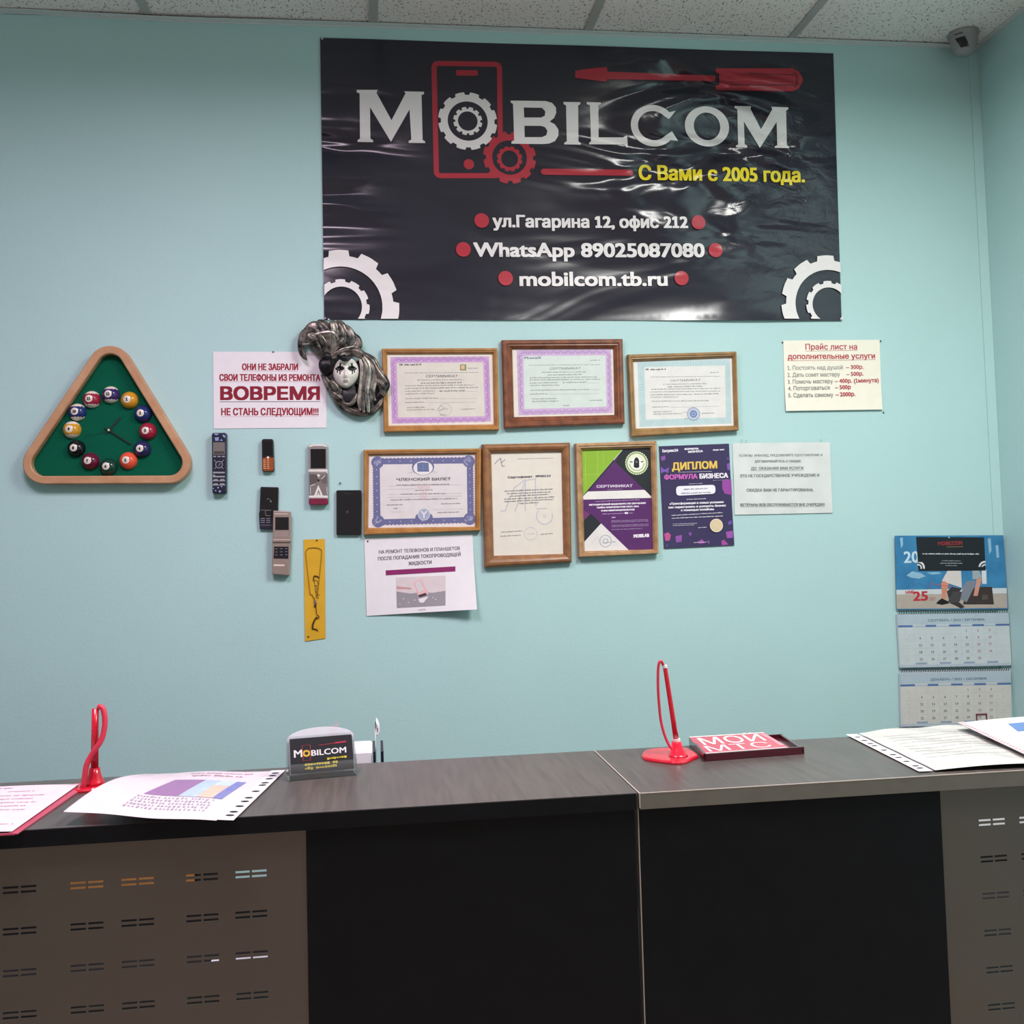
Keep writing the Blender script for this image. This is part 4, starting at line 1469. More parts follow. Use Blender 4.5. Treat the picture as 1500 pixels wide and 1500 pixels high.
balls = [(12, (757, 475), '#3a2a66', 1), (1, (905, 512), '#d2962a', 0), (2, (1010, 620), '#26336b', 0), (3, (1048, 757), '#a3263f', 0), (4, (1005, 897), '#2a2b58', 0),
         (5, (895, 988), '#ea5a42', 0), (6, (740, 1036), '#153f33', 0), (7, (597, 992), '#631a35', 0), (8, (487, 892), '#12151b', 0), (9, (452, 745), '#d29a30', 1),
         (10, (495, 607), '#27346f', 1), (11, (607, 507), '#9c2740', 1)]
BP = [(-0.6633,1.8922),(-0.6163,1.8777),(-0.583,1.8414),(-0.5711,1.7956),(-0.5852,1.7492),(-0.6205,1.7196),(-0.6697,1.7046),(-0.7148,1.7199),(-0.7493,1.7535),(-0.7601,1.8021),(-0.7464,1.8476),(-0.7109,1.8803)]
rb_ = 0.0226
for (num, _, col, striped), (bx_, bz_) in zip(balls, BP):
    mc = mat('ball_' + col.strip('#'), col, .12, spec=.5, var=.02)
    mb = MB()
    NL, NA = 16, 32
    ax = Vector((-.14, -1, .02)).normalized()
    e1_ = ax.cross(Vector((0, 0, 1))).normalized()
    e2_ = e1_.cross(ax)
    rings = []
    vs, fs, mi = [(0, 0, 0)], [], []
    vs = [ax * rb_]
    for i in range(1, NL + 1):
        th = i / NL * PI * .55
        for j in range(NA):
            ph_ = 2 * PI * j / NA
            vs.append((ax * math.cos(th) + (e1_ * math.cos(ph_) + e2_ * math.sin(ph_)) * math.sin(th)) * rb_)
    for j in range(NA):
        fs.append((0, 1 + j, 1 + (j + 1) % NA))
    for i in range(NL - 1):
        for j in range(NA):
            a_ = 1 + i * NA + j
            b_ = 1 + i * NA + (j + 1) % NA
            fs.append((a_, a_ + NA, b_ + NA, b_))
    mb.v = [(bx_ + v.x, -.010 + min(v.y, -.0), bz_ + v.z) for v in vs]
    mb.f = fs
    mb.mats = [mc, M_bw]
    for f_ in fs:
        c_ = sum((vs[i] for i in f_), Vector()) / len(f_)
        ang = c_.normalized().angle(ax)
        mb.mi.append(1 if (ang < .47 or (striped and abs(c_.z) > rb_ * .60)) else 0)
    ob = mb.build('ball', clock, (cc[0], -.001, cc[1]), True)
    s = Sheet(lambda u, v, d: (u, -.010 - math.sqrt(max(0, rb_ ** 2 - (u - bx_) ** 2 - (v - bz_) ** 2)) - .0003 - d, v))
    w_ = .0042 if num < 10 else .0078
    nx_ = bx_ - .14 * rb_
    s.text(str(num), (nx_ - w_ / 2, bz_ - .0034), (nx_ + w_ / 2, bz_ - .0034), .0068, '#16161a', .0006)
    o = s.build('numeral', ob, (bx_, -.010, bz_), .004)
    o.location = (bx_ - cc[0] - ob.location.x, -.010 + .001 - ob.location.y, bz_ - cc[1] - ob.location.z)
M_hand = mat('hand_black', '#0e2a22', .4)
hc = (-0.6685,1.7994)
for nm, tip, w_, d_ in (('hour_hand', (-0.6392,1.8334), .0075, .0125), ('minute_hand', (-0.6129,1.7618), .0062, .014), ('second_hand', (-0.7315,1.7848), .0008, .0155)):
    s = Sheet(wall_place(d_))
    a_, b_ = Vector(hc), Vector(tip)
    e_ = (b_ - a_).normalized()
    n_ = Vector((-e_.y, e_.x))
    tail = a_ - e_ * .012
    q = [tuple(tail + n_ * w_ * .4), tuple(b_ + n_ * w_ * .3), tuple(b_ - n_ * w_ * .3), tuple(tail - n_ * w_ * .4)]
    s.base([q[0], q[1], q[2], q[3]], M_hand, 1, 1, .0006)
    s.build(nm, clock, (cc[0], -.001, cc[1]))
mb = MB()
mb.loops([[(hc[0] + r_ * math.cos(2 * PI * j / 14), -d_, hc[1] + r_ * math.sin(2 * PI * j / 14)) for j in range(14)] for r_, d_ in ((.003, .010), (.003, .017), (.002, .0185))], M_bw, True, True, True)
mb.build('spindle_cap', clock, (cc[0], -.001, cc[1]))

# ================================================================ carnival mask
def mask_mat(name, dark, light, rough=.32, metal=.75, scale=26):
    m = mat(name, light, rough, metal, col2=dark, scale=scale, bump=.35, bscale=90)
    return m


M_mk = mask_mat('mask_silver_black', '#141214', '#8d847c', metal=.55, scale=45)
M_mkd = mask_mat('mask_black', '#0d0d12', '#2c2a2e', .4, .4)
M_mkl = mask_mat('mask_silver', '#5b5450', '#cfc7bd', .3, .8, 40)
M_fc = mat('mask_face_white', '#e9e4da', .35, spec=.5, var=.04)
M_eye = mat('mask_eye_black', '#101014', .4)
M_lip = mat('mask_lip_grey', '#a59a92', .4)
PXm = 0.0002
mkc = (-0.0602,1.956)
mask = thing('carnival_mask', 'white faced carnival mask in a black and silver jester hat and drape', 'mask', (mkc[0], -.001, mkc[1]))


def mkp(x, y):
    """mask drawing units (tenths of a small unit) to wall x, z"""
    return (mkc[0] + (x - 650) * PXm * .99, mkc[1] - (y - 700) * PXm * .99)


def sweep(mb, pts, mt, folds=(0.12, 5), n=40, m=22, dep=.02, flat=.55, ph=0.0):
    """pleated tapering roll: pts = (x, y, radius[, depth])"""
    P = spline([(p[0], p[1], p[2], p[3] if len(p) > 3 else dep) for p in pts], n)
    rings = []
    for i, (x, y, r_, d_) in enumerate(P):
        a_, b_ = P[max(0, i - 1)], P[min(n, i + 1)]
        t_ = Vector((b_[0] - a_[0], -(b_[1] - a_[1])))
        t_ = t_.normalized() if t_.length > 1e-6 else Vector((0, 1))
        nn = Vector((-t_.y, t_.x))
        c_ = Vector(mkp(x, y))
        rr = max(r_, 2) * PXm
        ring = []
        for j in range(m):
            a = 2 * PI * j / m
            f = 1 + folds[0] * math.cos(folds[1] * a + ph + i * .03)
            o_ = nn * (rr * math.cos(a) * f)
            dd = d_ + rr * flat * math.sin(a) * f
            ring.append((c_.x + o_.x, -max(.0015, dd), c_.y + o_.y))
        rings.append(ring)
    mb.loops(rings, mt, True, True, True)


hat = MB()
sweep(hat, [(250, 230, 120, .008), (450, 260, 190, .012), (650, 320, 190, .012), (800, 420, 120, .01)], M_mkd, (.03, 6), flat=.4)
sweep(hat, [(410, 560, 45), (330, 430, 75), (250, 300, 95), (160, 230, 85), (95, 300, 55), (78, 430, 42), (105, 520, 34), (150, 585, 9)], M_mk, (.16, 5), dep=.024)
sweep(hat, [(425, 560, 40), (400, 400, 70), (340, 230, 85), (260, 150, 80), (160, 200, 50), (110, 280, 20)], M_mk, (.16, 4), dep=.030, ph=1)
sweep(hat, [(440, 555, 40), (450, 380, 62), (420, 210, 80), (350, 110, 60), (290, 85, 25)], M_mk, (.18, 5), dep=.036, ph=2)
sweep(hat, [(450, 550, 38), (510, 380, 62), (510, 220, 72), (500, 110, 60), (490, 65, 22)], M_mk, (.16, 4), dep=.038, ph=.5)
sweep(hat, [(460, 550, 38), (580, 400, 62), (620, 250, 75), (590, 130, 70), (540, 75, 25)], M_mk, (.18, 5), dep=.036, ph=3)
sweep(hat, [(470, 545, 36), (660, 430, 58), (730, 310, 70), (700, 200, 60), (640, 120, 25)], M_mk, (.16, 4), dep=.034)
sweep(hat, [(480, 540, 34), (700, 470, 50), (820, 400, 60), (820, 310, 50), (770, 230, 20)], M_mk, (.16, 5), dep=.030, ph=1.4)
sweep(hat, [(470, 545, 40), (600, 500, 46), (740, 480, 55), (850, 510, 60), (900, 560, 35)], M_mk, (.2, 4), dep=.038, ph=.7)
sweep(hat, [(270, 270, 14, .06), (400, 245, 20, .064), (500, 250, 18, .064), (560, 330, 10, .058)], M_mkl, (.1, 3), flat=.4)
sweep(hat, [(360, 290, 9, .062), (410, 380, 12, .058), (420, 480, 10, .05)], M_mkl, (.1, 3), flat=.4)
sweep(hat, [(650, 320, 8, .058), (560, 420, 11, .056), (480, 510, 8, .05)], M_mkl, (.1, 3), flat=.4)
sweep(hat, [(790, 420, 9, .05), (640, 460, 12, .056), (520, 520, 8, .054)], M_mkl, (.1, 3), flat=.4)
sweep(hat, [(100, 380, 8, .036), (200, 370, 12, .04), (260, 300, 12, .046), (220, 270, 9, .05)], M_mkl, (.1, 3), flat=.4)
sweep(hat, [(470, 640, 90, .016), (480, 780, 120, .018), (540, 930, 110, .018)], M_mkd, (.05, 6), flat=.35)
hat.build('hat', mask, (mkc[0], -.001, mkc[1]), True)
k2_ = MB()
sweep(k2_, [(400, 545, 45, .03), (410, 600, 95, .034), (410, 680, 100, .036), (420, 760, 70, .03), (430, 800, 20, .026)], M_mkd, (.14, 5), flat=.6)
sweep(k2_, [(370, 560, 20, .045), (420, 550, 55, .045), (480, 560, 20, .045)], M_mkd, (.1, 4), flat=.6)
k2_.build('rosette', mask, (mkc[0], -.001, mkc[1]), True)
dr = MB()
sweep(dr, [(690, 900, 120, .012), (690, 1050, 170, .016), (720, 1180, 150, .014), (760, 1270, 60, .01)], M_mkd, (.05, 7), flat=.35)
sweep(dr, [(880, 560, 90, .012), (1000, 780, 160, .018), (1020, 980, 170, .016), (970, 1180, 120, .012), (940, 1290, 50, .01)], M_mkd, (.05, 7), flat=.35)
sweep(dr, [(355, 770, 30), (420, 880, 52), (480, 1000, 52), (560, 1130, 55), (660, 1230, 52), (760, 1290, 25)], M_mk, (.2, 5), dep=.02)
sweep(dr, [(450, 880, 20), (500, 900, 45), (540, 960, 50), (560, 1020, 40), (520, 1080, 15)], M_mk, (.25, 4), dep=.032)
sweep(dr, [(470, 1020, 15), (530, 1060, 40), (590, 1120, 35), (640, 1190, 10)], M_mk, (.2, 4), dep=.03)
sweep(dr, [(600, 1210, 20), (720, 1270, 48), (860, 1300, 50), (990, 1280, 48), (1090, 1200, 40), (1150, 1100, 15)], M_mk, (.2, 5), dep=.018)
sweep(dr, [(640, 1180, 10), (720, 1190, 24), (780, 1120, 26), (810, 1050, 10)], M_mk, (.15, 4), dep=.034)
sweep(dr, [(905, 510, 30), (1010, 590, 50), (1080, 720, 52), (1150, 830, 52), (1210, 900, 30), (1225, 930, 8)], M_mk, (.2, 4), dep=.026)
sweep(dr, [(1170, 770, 10), (1195, 850, 28), (1215, 930, 32), (1180, 1000, 38), (1120, 1060, 36), (1060, 1110, 10)], M_mkd, (.2, 4), dep=.026)
sweep(dr, [(1000, 860, 10), (1080, 880, 30), (1140, 950, 40), (1160, 1040, 36), (1190, 1090, 10)], M_mk, (.2, 4), dep=.034)
dr.build('drape', mask, (mkc[0], -.001, mkc[1]), True)
hr = MB()
for pts, mt in (([(850, 560, 15), (880, 680, 26), (870, 850, 24), (850, 1000, 26), (835, 1150, 28), (850, 1280, 12)], M_mkl),
                ([(880, 560, 18), (930, 700, 30), (920, 850, 28), (895, 1000, 30), (880, 1160, 32), (900, 1310, 12)], M_mk),
                ([(900, 540, 18), (980, 660, 30), (980, 800, 26), (950, 960, 30), (950, 1130, 34), (960, 1310, 14)], M_mkl),
                ([(920, 560, 18), (1020, 700, 28), (1030, 850, 26), (990, 1000, 30), (1000, 1160, 34), (1010, 1290, 14)], M_mk),
                ([(1040, 720, 12), (1060, 880, 18), (1030, 1020, 20), (1050, 1150, 14)], M_mkl)):
    sweep(hr, pts, mt, (.22, 5), n=50, dep=.036, ph=len(hr.v) * .01)
hr.build('hair_ribbons', mask, (mkc[0], -.001, mkc[1]), True)
# the face: one relief surface, painted eyes and lips
mb = MB()
NX, NY = 40, 52
FW, FH = 172, 212
fcx, fcy = 668, 765
vs, fs = [], []


def fdep(a, b_):
    """a, b_ in -1..1 across and down the face"""
    r2 = min(1, a * a + b_ * b_)
    d_ = .030 + .026 * math.sqrt(max(0, 1 - r2))
    d_ += .0085 * math.exp(-(a / .13) ** 2) * math.exp(-((b_ - .28) / .16) ** 2)          # nose tip
    d_ += .0050 * math.exp(-(a / .10) ** 2) * math.exp(-((b_ + .02) / .28) ** 2)          # nose ridge
    for sx in (-1, 1):
        d_ -= .0055 * math.exp(-((a - sx * .46) / .2) ** 2) * math.exp(-((b_ + .18) / .13) ** 2)   # eye sockets
        d_ += .0030 * math.exp(-((a - sx * .44) / .3) ** 2) * math.exp(-((b_ + .42) / .09) ** 2)   # brows
        d_ += .0022 * math.exp(-((a - sx * .5) / .25) ** 2) * math.exp(-((b_ - .25) / .2) ** 2)    # cheeks
    d_ += .0034 * math.exp(-(a / .24) ** 2) * (math.exp(-((b_ - .545) / .045) ** 2) + math.exp(-((b_ - .64) / .05) ** 2))  # lips
    d_ -= .0012 * math.exp(-(a / .26) ** 2) * math.exp(-((b_ - .592) / .018) ** 2)
    d_ += .003 * math.exp(-(a / .2) ** 2) * math.exp(-((b_ - .86) / .12) ** 2)             # chin
    return d_


for j in range(NY + 1):
    for i in range(NX + 1):
        a, b_ = -1 + 2 * i / NX, -1 + 2 * j / NY
        # square to disc, narrowing to the chin
        x_ = a * math.sqrt(1 - b_ * b_ / 2)
        y_ = b_ * math.sqrt(1 - a * a / 2)
        wdt = 1 - .26 * max(0, y_) ** 1.8
        p = mkp(fcx + x_ * FW * wdt - 10 * y_, fcy + y_ * FH)
        vs.append((p[0], -fdep(x_, y_), p[1]))
rim0 = len(vs)
mi = []
for j in range(NY):
    for i in range(NX):
        fs.append((j * (NX + 1) + i, (j + 1) * (NX + 1) + i, (j + 1) * (NX + 1) + i + 1, j * (NX + 1) + i + 1))
        a, b_ = -1 + 2 * (i + .5) / NX, -1 + 2 * (j + .5) / NY
        x_ = a * math.sqrt(1 - b_ * b_ / 2)
        y_ = b_ * math.sqrt(1 - a * a / 2)
        k_ = 0
        for sx in (-1, 1):
            ex, ey = (x_ - sx * .47), y_ + .20
            if (ex / .35) ** 2 + (ey / .15) ** 2 < 1:
                k_ = 1
            if abs(ex + sx * .02) < .06 and -.36 < ey < 0:
                k_ = 1                                    # upward point over the eye
            if abs(ex - .02) < .045 and 0 < ey < .37 or abs(ex - sx * .17) < .035 and 0 < ey < .27 or abs(ex + sx * .15) < .035 and 0 < ey < .22:
                k_ = 1                                    # painted drips
        if abs(x_) < .25 - abs(y_ - .6) * 1.0 and abs(y_ - .6) < .095:
            k_ = 2
        mi.append(k_)
mb.v, mb.f, mb.mats = vs, fs, [M_fc, M_eye, M_lip]
mb.mi = mi
mb.build('face', mask, (mkc[0], -.001, mkc[1]), True)
jw = MB()
sweep(jw, [(560, 555, 14, .064), (620, 590, 34, .07), (690, 600, 38, .07), (750, 560, 16, .064)], M_mkd, (.2, 4), flat=.5)
sweep(jw, [(570, 530, 10, .07), (610, 555, 20, .076), (650, 545, 16, .076), (690, 565, 8, .07)], M_mkl, (.25, 3), flat=.5)
jw.build('brow_ornament', mask, (mkc[0], -.001, mkc[1]), True)

# ================================================================ old phones stuck on the wall
def solid(parent, name, loop, d0, d1, mt, bevel=.0015, smooth=False):
    mb = MB()
    l2 = inset(loop, bevel * .35)
    l3 = inset(loop, bevel)
    lb = inset(loop, bevel * .6)
    mb.loops([[(p[0], -d, p[1]) for p in l] for l, d in ((lb, d0), (loop, d0 + bevel * .6), (loop, d1 - bevel), (l2, d1 - bevel * .35), (l3, d1))], mt, True, True, True)
    return mb.build(name, parent, (parent.location.x, parent.location.y, parent.location.z))


def face(parent, name, dep, draw, lab=None):
    s = Sheet(wall_place(dep))
    draw(s)
    o = s.build(name, parent, tuple(parent.location))
    if lab:
        o['label'] = lab
    return o


def phone(label, c, group='old phones stuck on the wall'):
    return thing('mobile_phone', label, 'phone', (c[0], -.001, c[1]), group=group)


P_blk = mat('phone_black', '#17171b', .3, spec=.5, var=.05)
P_navy = mat('phone_navy', '#1b1e34', .35, spec=.5, var=.1)
P_sil = mat('phone_silver', '#a59d9b', .32, metal=.5, var=.04)
P_pink = mat('phone_rosy_silver', '#ab9890', .35, metal=.45, var=.04)
P_cop = mat('phone_copper', '#a9592f', .3, metal=.55, var=.1)
P_mar = mat('phone_maroon', '#7b2140', .3, var=.05)
SCR = mat('phone_screen', '#14161c', .12, spec=.6, var=.03)

# navy cordless handset
lp = rot_rr(*[(-0.4077,1.7886),(-0.3697,1.7881),(-0.372,1.6277),(-0.4082,1.6285)], .006)
t = phone('long navy handset with pale blue flower marks and grey screen, leftmost of the phones', (-0.39,1.7085))
solid(t, 'body', lp, .001, .022, P_navy, .003)


def d1(s):
    for l in ([(-0.4023,1.7869),(-0.3883,1.786),(-0.3948,1.7815),(-0.4005,1.7835)], [(-0.4006,1.7756),(-0.3897,1.7768),(-0.3901,1.7676),(-0.3981,1.767)], [(-0.38,1.7839),(-0.373,1.7805),(-0.3734,1.7739),(-0.3795,1.778)], [(-0.3873,1.7669),(-0.3827,1.7721),(-0.3796,1.7668)]):
        s.poly(l[::-1], '#8d99cf')


def d1b(s):
    for c_, r_ in (((-0.3887,1.6342), .0028), ((-0.3931,1.6441), .0022), ((-0.3995,1.6364), .0018), ((-0.3841,1.6466), .0018), ((-0.4052,1.6424), .0016)):
        s.disc(c_, r_, '#9aa6d2', 9)


face(t, 'flower_mark', .0221, d1)
face(t, 'flower_mark', .0221, d1b)


def d2(s):
    s.poly([(-0.4049,1.731),(-0.4041,1.7632),(-0.3743,1.7627),(-0.3746,1.7305)], '#77706c')
    s.poly([(-0.4029,1.7329),(-0.4026,1.7395),(-0.3763,1.7391),(-0.3764,1.7325)], '#47423f')


face(t, 'screen', .0221, d2, 'grey screen')


def d3(s):
    g = '#98989f'
    for l in ([(-0.4043,1.7244),(-0.4043,1.7277),(-0.3973,1.7276),(-0.3973,1.7243)], [(-0.3935,1.7242),(-0.3934,1.7275),(-0.3858,1.7274),(-0.3858,1.7241)], [(-0.3826,1.724),(-0.3826,1.7273),(-0.3749,1.7272),(-0.375,1.7239)]):
        s.poly(l, g)
    s.ring((-0.3899,1.7044), .0078, .0095, g, 20)
    for l in ([(-0.4025,1.7171),(-0.3974,1.7111)], [(-0.3779,1.7167),(-0.3834,1.7109)], [(-0.4021,1.6935),(-0.3976,1.6974)], [(-0.3789,1.6931),(-0.3829,1.6971)], [(-0.3899,1.7005),(-0.3899,1.7044),(-0.3866,1.7083)]):
        s.line(l, .0014, g)
    s.poly([(-0.4054,1.6817),(-0.4054,1.6861),(-0.3754,1.6855),(-0.3755,1.6812)], g)
    s.poly([(-0.4059,1.6713),(-0.4058,1.6785),(-0.4016,1.6784),(-0.3991,1.6751),(-0.3755,1.6746),(-0.3756,1.6707)], g)
    for (x, z) in [(-0.3992,1.6639),(-0.3827,1.6636),(-0.3994,1.6528),(-0.3828,1.6525)]:
        s.poly([(x - .0085, z - .003), (x + .0085, z - .003), (x + .005, z + .0028), (x - .004, z + .0028)], g)


face(t, 'keypad', .0221, d3, 'grey keys')

# copper and black bar phone
lp = rot_rr(*[(-0.2805,1.7711),(-0.2505,1.7706),(-0.249,1.6838),(-0.2808,1.6844)], .006)
t = phone('small copper and black bar phone, second from the left in the upper row of phones', (-0.2647,1.7274))
solid(t, 'body', lp, .001, .015, P_blk, .002)
solid(t, 'keypad_cover', rot_rr(*[(-0.2796,1.7217),(-0.2497,1.722),(-0.2509,1.6854),(-0.2789,1.6859)], .006), .0148, .0158, P_cop, .0006)['label'] = 'copper lower cover'
face(t, 'screen', .0151, lambda s: s.poly([(-0.2764,1.728),(-0.2767,1.7638),(-0.2534,1.7635),(-0.2535,1.7276)], SCR), 'dark screen')


def d4(s):
    for j in range(5):
        for i in range(3):
            p = (-0.2737,1.693), (-0.2555,1.6927), (-0.2734,1.7148)
            x = p[0][0] + (p[1][0] - p[0][0]) * i / 2
            z = p[0][1] + (p[2][1] - p[0][1]) * j / 4
            s.rect((x - .0032, z - .0012), (x + .0032, z + .0012), '#e0a47c' if i < 2 else '#b5653f')
    s.disc((-0.2648,1.7215), .0032, '#f0d8c4', 14)


face(t, 'keys', .0159, d4)

# silver flip phone with maroon chin
t = phone('open silver phone with a black screen and maroon chin', (-0.135,1.6733))
solid(t, 'upper_half', rot_rr(*[(-0.1594,1.7551),(-0.1089,1.7543),(-0.1093,1.6825),(-0.1606,1.6834)], .005), .001, .014, P_sil, .002)
solid(t, 'lower_half', rot_rr(*[(-0.1604,1.6833),(-0.1089,1.6824),(-0.1093,1.5934),(-0.1609,1.5945)], .007), .001, .018, P_sil, .003)
face(t, 'screen', .0141, lambda s: s.poly([(-0.1544,1.6907),(-0.1539,1.7424),(-0.1141,1.7418),(-0.1149,1.69)], SCR), 'black screen')


def d5(s):
    w = '#e6dfda'
    s.poly([(-0.159,1.7474),(-0.1572,1.7528),(-0.1448,1.7549),(-0.1219,1.7545),(-0.1114,1.7521),(-0.1094,1.7466),(-0.122,1.7499),(-0.1448,1.7502)], w)


face(t, 'top_trim', .0141, d5, 'white top trim')
solid(t, 'hinge', rot_rr(*[(-0.1605,1.6877),(-0.1097,1.6868),(-0.1098,1.6802),(-0.1606,1.6811)], .002), .014, .0185, mat('trim_pearl', '#e2dad5', .3), .001)


def d6(s):
    w, g = '#e4dedb', '#5d5552'
    s.poly([(-0.1592,1.6196),(-0.1588,1.6775),(-0.1107,1.6766),(-0.1107,1.6185)], '#7f7573')
    s.poly([(-0.1569,1.6465),(-0.157,1.6745),(-0.1384,1.6742),(-0.1348,1.6596),(-0.1426,1.6501)][::-1], g)
    s.poly([(-0.1291,1.6595),(-0.1232,1.6729),(-0.1121,1.6727),(-0.1121,1.6495),(-0.1235,1.6497)], '#6b615f')
    s.poly([(-0.1387,1.6742),(-0.1298,1.674),(-0.1338,1.6654)][::-1], w)
    s.line([(-0.1262,1.6614),(-0.1165,1.6718)], .0016, w)
    s.line([(-0.1556,1.6436),(-0.1435,1.6492)], .0014, w)
    s.disc((-0.1344,1.6581), .0034, '#332e30', 14)
    s.poly([[(-0.1479,1.6145),(-0.135,1.6461),(-0.1222,1.6139)], [(-0.1396,1.6191),(-0.1348,1.6345),(-0.1294,1.6189)][::-1]], w)
    s.poly([(-0.1374,1.6191),(-0.135,1.6268),(-0.132,1.619)], w)
    s.line([(-0.1556,1.6407),(-0.1559,1.6214)], .0012, w)
    s.line([(-0.1127,1.6398),(-0.1122,1.6205)], .0012, w)
    s.poly([(-0.1599,1.6128),(-0.1598,1.6186),(-0.1104,1.6175),(-0.1101,1.6117)], w)


face(t, 'keypad', .0181, d6, 'grey keypad with white lines')
solid(t, 'chin', rot_rr(*[(-0.1608,1.6115),(-0.1093,1.6103),(-0.1096,1.5926),(-0.1605,1.5937)], .006), .012, .0188, P_mar, .002)['label'] = 'maroon chin'

# black slider phone
t = phone('black slider phone partly behind the rosy silver flip phone', (-0.2644,1.588))
solid(t, 'upper_half', rot_rr(*[(-0.2856,1.6447),(-0.239,1.6426),(-0.2416,1.5624),(-0.2901,1.5636)], .003), .002, .0125, P_blk, .0015)
solid(t, 'lower_half', rot_rr(*[(-0.2912,1.578),(-0.2421,1.5769),(-0.2437,1.5312),(-0.2893,1.5324)], .004), .001, .0105, P_navy, .0015)


def d7(s):
    s.poly([(-0.2841,1.5865),(-0.2819,1.6392),(-0.2417,1.6374),(-0.2437,1.5855)], SCR)
    s.line([(-0.2697,1.6102),(-0.2659,1.6139),(-0.2613,1.61),(-0.2572,1.6051)], .0008, '#8f8f98')
    s.line([(-0.2613,1.6052),(-0.2572,1.6045)], .0014, '#a9a9b2')


face(t, 'screen', .0126, d7, 'dark screen')


def d8(s):
    g = '#8f8b92'
    s.line([(-0.287,1.5837),(-0.2757,1.583)], .0008, g)
    s.line([(-0.2731,1.568),(-0.2739,1.5824),(-0.2598,1.5821)], .001, g)
    s.line([(-0.2722,1.5683),(-0.2609,1.5677)], .0012, g)


face(t, 'soft_keys', .0126, d8)


def d9(s):
    g = '#8b8790'
    for a_, b_ in (((-0.2862,1.5616), (-0.2757,1.5614)), ((-0.2862,1.5563), (-0.2757,1.556)), ((-0.2863,1.5509), (-0.2758,1.5506)),
                   ((-0.2715,1.5613), (-0.2612,1.561)), ((-0.2716,1.5559), (-0.2613,1.5556)), ((-0.2717,1.5505), (-0.2613,1.5503))):
        s.line([a_, b_], .0018, g)
    s.line([(-0.2868,1.5434),(-0.2582,1.5427)], .0028, '#5b555c')


face(t, 'keypad', .0106, d9)

# rosy silver flip phone in front of it
t = phone('rosy silver flip phone hanging open over the black slider phone', (-0.2325,1.496))
solid(t, 'upper_half', rot_rr(*[(-0.2527,1.581),(-0.2062,1.5776),(-0.2081,1.5007),(-0.2554,1.502)], .003), .0130, .0235, P_pink, .002)
solid(t, 'lower_half', rot_rr(*[(-0.2563,1.5024),(-0.2079,1.5011),(-0.2134,1.4087),(-0.2586,1.4139)], .003), .001, .0215, P_pink, .0025)
solid(t, 'hinge', rot_rr(*[(-0.2556,1.5053),(-0.2076,1.504),(-0.2077,1.4963),(-0.2557,1.4976)], .0015), .015, .0255, P_pink, .0015)
face(t, 'screen', .0236, lambda s: s.poly([(-0.2482,1.5297),(-0.2474,1.5633),(-0.2128,1.5625),(-0.2133,1.5288)], SCR), 'dark screen')


def d10(s):
    s.line([(-0.2495,1.5721),(-0.2157,1.5713)], .0022, '#d6c4ba')


def d10b(s):
    s.poly(rot_rr(*[(-0.2468,1.526),(-0.2145,1.5252),(-0.2157,1.5109),(-0.2462,1.5117)], .002), '#9b8a84')
    s.disc((-0.2468,1.5212), .001, '#cfc0ba', 8)
    s.disc((-0.247,1.5136), .001, '#cfc0ba', 8)


face(t, 'speaker_trim', .0236, d10)
face(t, 'control_pad', .0236, d10b)


def d11(s):
    s.poly([(-0.2536,1.455),(-0.2516,1.4866),(-0.2145,1.485),(-0.2154,1.4532)], '#1f1d24')
    for j, y in enumerate((0, 1, 2)):
        for i in range(3):
            a_, b_, c_ = (-0.2463,1.4802), (-0.2206,1.4795), (-0.2465,1.464)
            x = a_[0] + (b_[0] - a_[0]) * i / 2
            z = a_[1] + (c_[1] - a_[1]) * j / 2
            s.rect((x - .003, z - .0007), (x + .003, z + .0007), '#8d8b98')


face(t, 'keypad', .0216, d11, 'black keypad')
face(t, 'badge', .0216, lambda s: s.poly(rot_rr(*[(-0.2534,1.4398),(-0.2253,1.4386),(-0.2258,1.4344),(-0.2538,1.4356)], .001), '#e8d6cb'), 'shiny strip')

# black smartphone
t = phone('flat black touch screen phone beside the blue bordered certificate', (-0.0567,1.5711))
solid(t, 'body', rot_rr(*[(-0.0882,1.6315),(-0.0226,1.6305),(-0.026,1.5106),(-0.0903,1.5123)], .004), .001, .011, P_blk, .0018)


def d12(s):
    s.poly([(-0.0873,1.5292),(-0.0858,1.6153),(-0.0258,1.6144),(-0.0283,1.5277)], mat('smartphone_glass', '#1b1b22', .15, spec=.5))
    s.line([(-0.0669,1.6221),(-0.0477,1.6221)], .0016, '#3d3d44')
    s.disc((-0.0601,1.5731), .0034, '#43434a', 16)
    s.line([(-0.0658,1.5228),(-0.0534,1.5225)], .0008, '#3d3d44')
    s.ring((-0.0602,1.5173), .0022, .003, '#34343a', 16, 0, 2 * PI, .7)


face(t, 'screen', .0111, d12)

# nail over the smartphone
mb = MB()
p = (-0.0781,1.6507)
mb.loops([[(p[0] + r_ * math.cos(2 * PI * j / 10), -d_, p[1] + r_ * math.sin(2 * PI * j / 10)) for j in range(10)] for r_, d_ in ((.001, .0005), (.001, .004), (.0024, .004), (.002, .0052))], M_pin, True, True, True)
tag(mb.build('nail', None, (p[0], -.0005, p[1])), 'small dark nail in the bare wall above the black touch screen phone', 'nail')

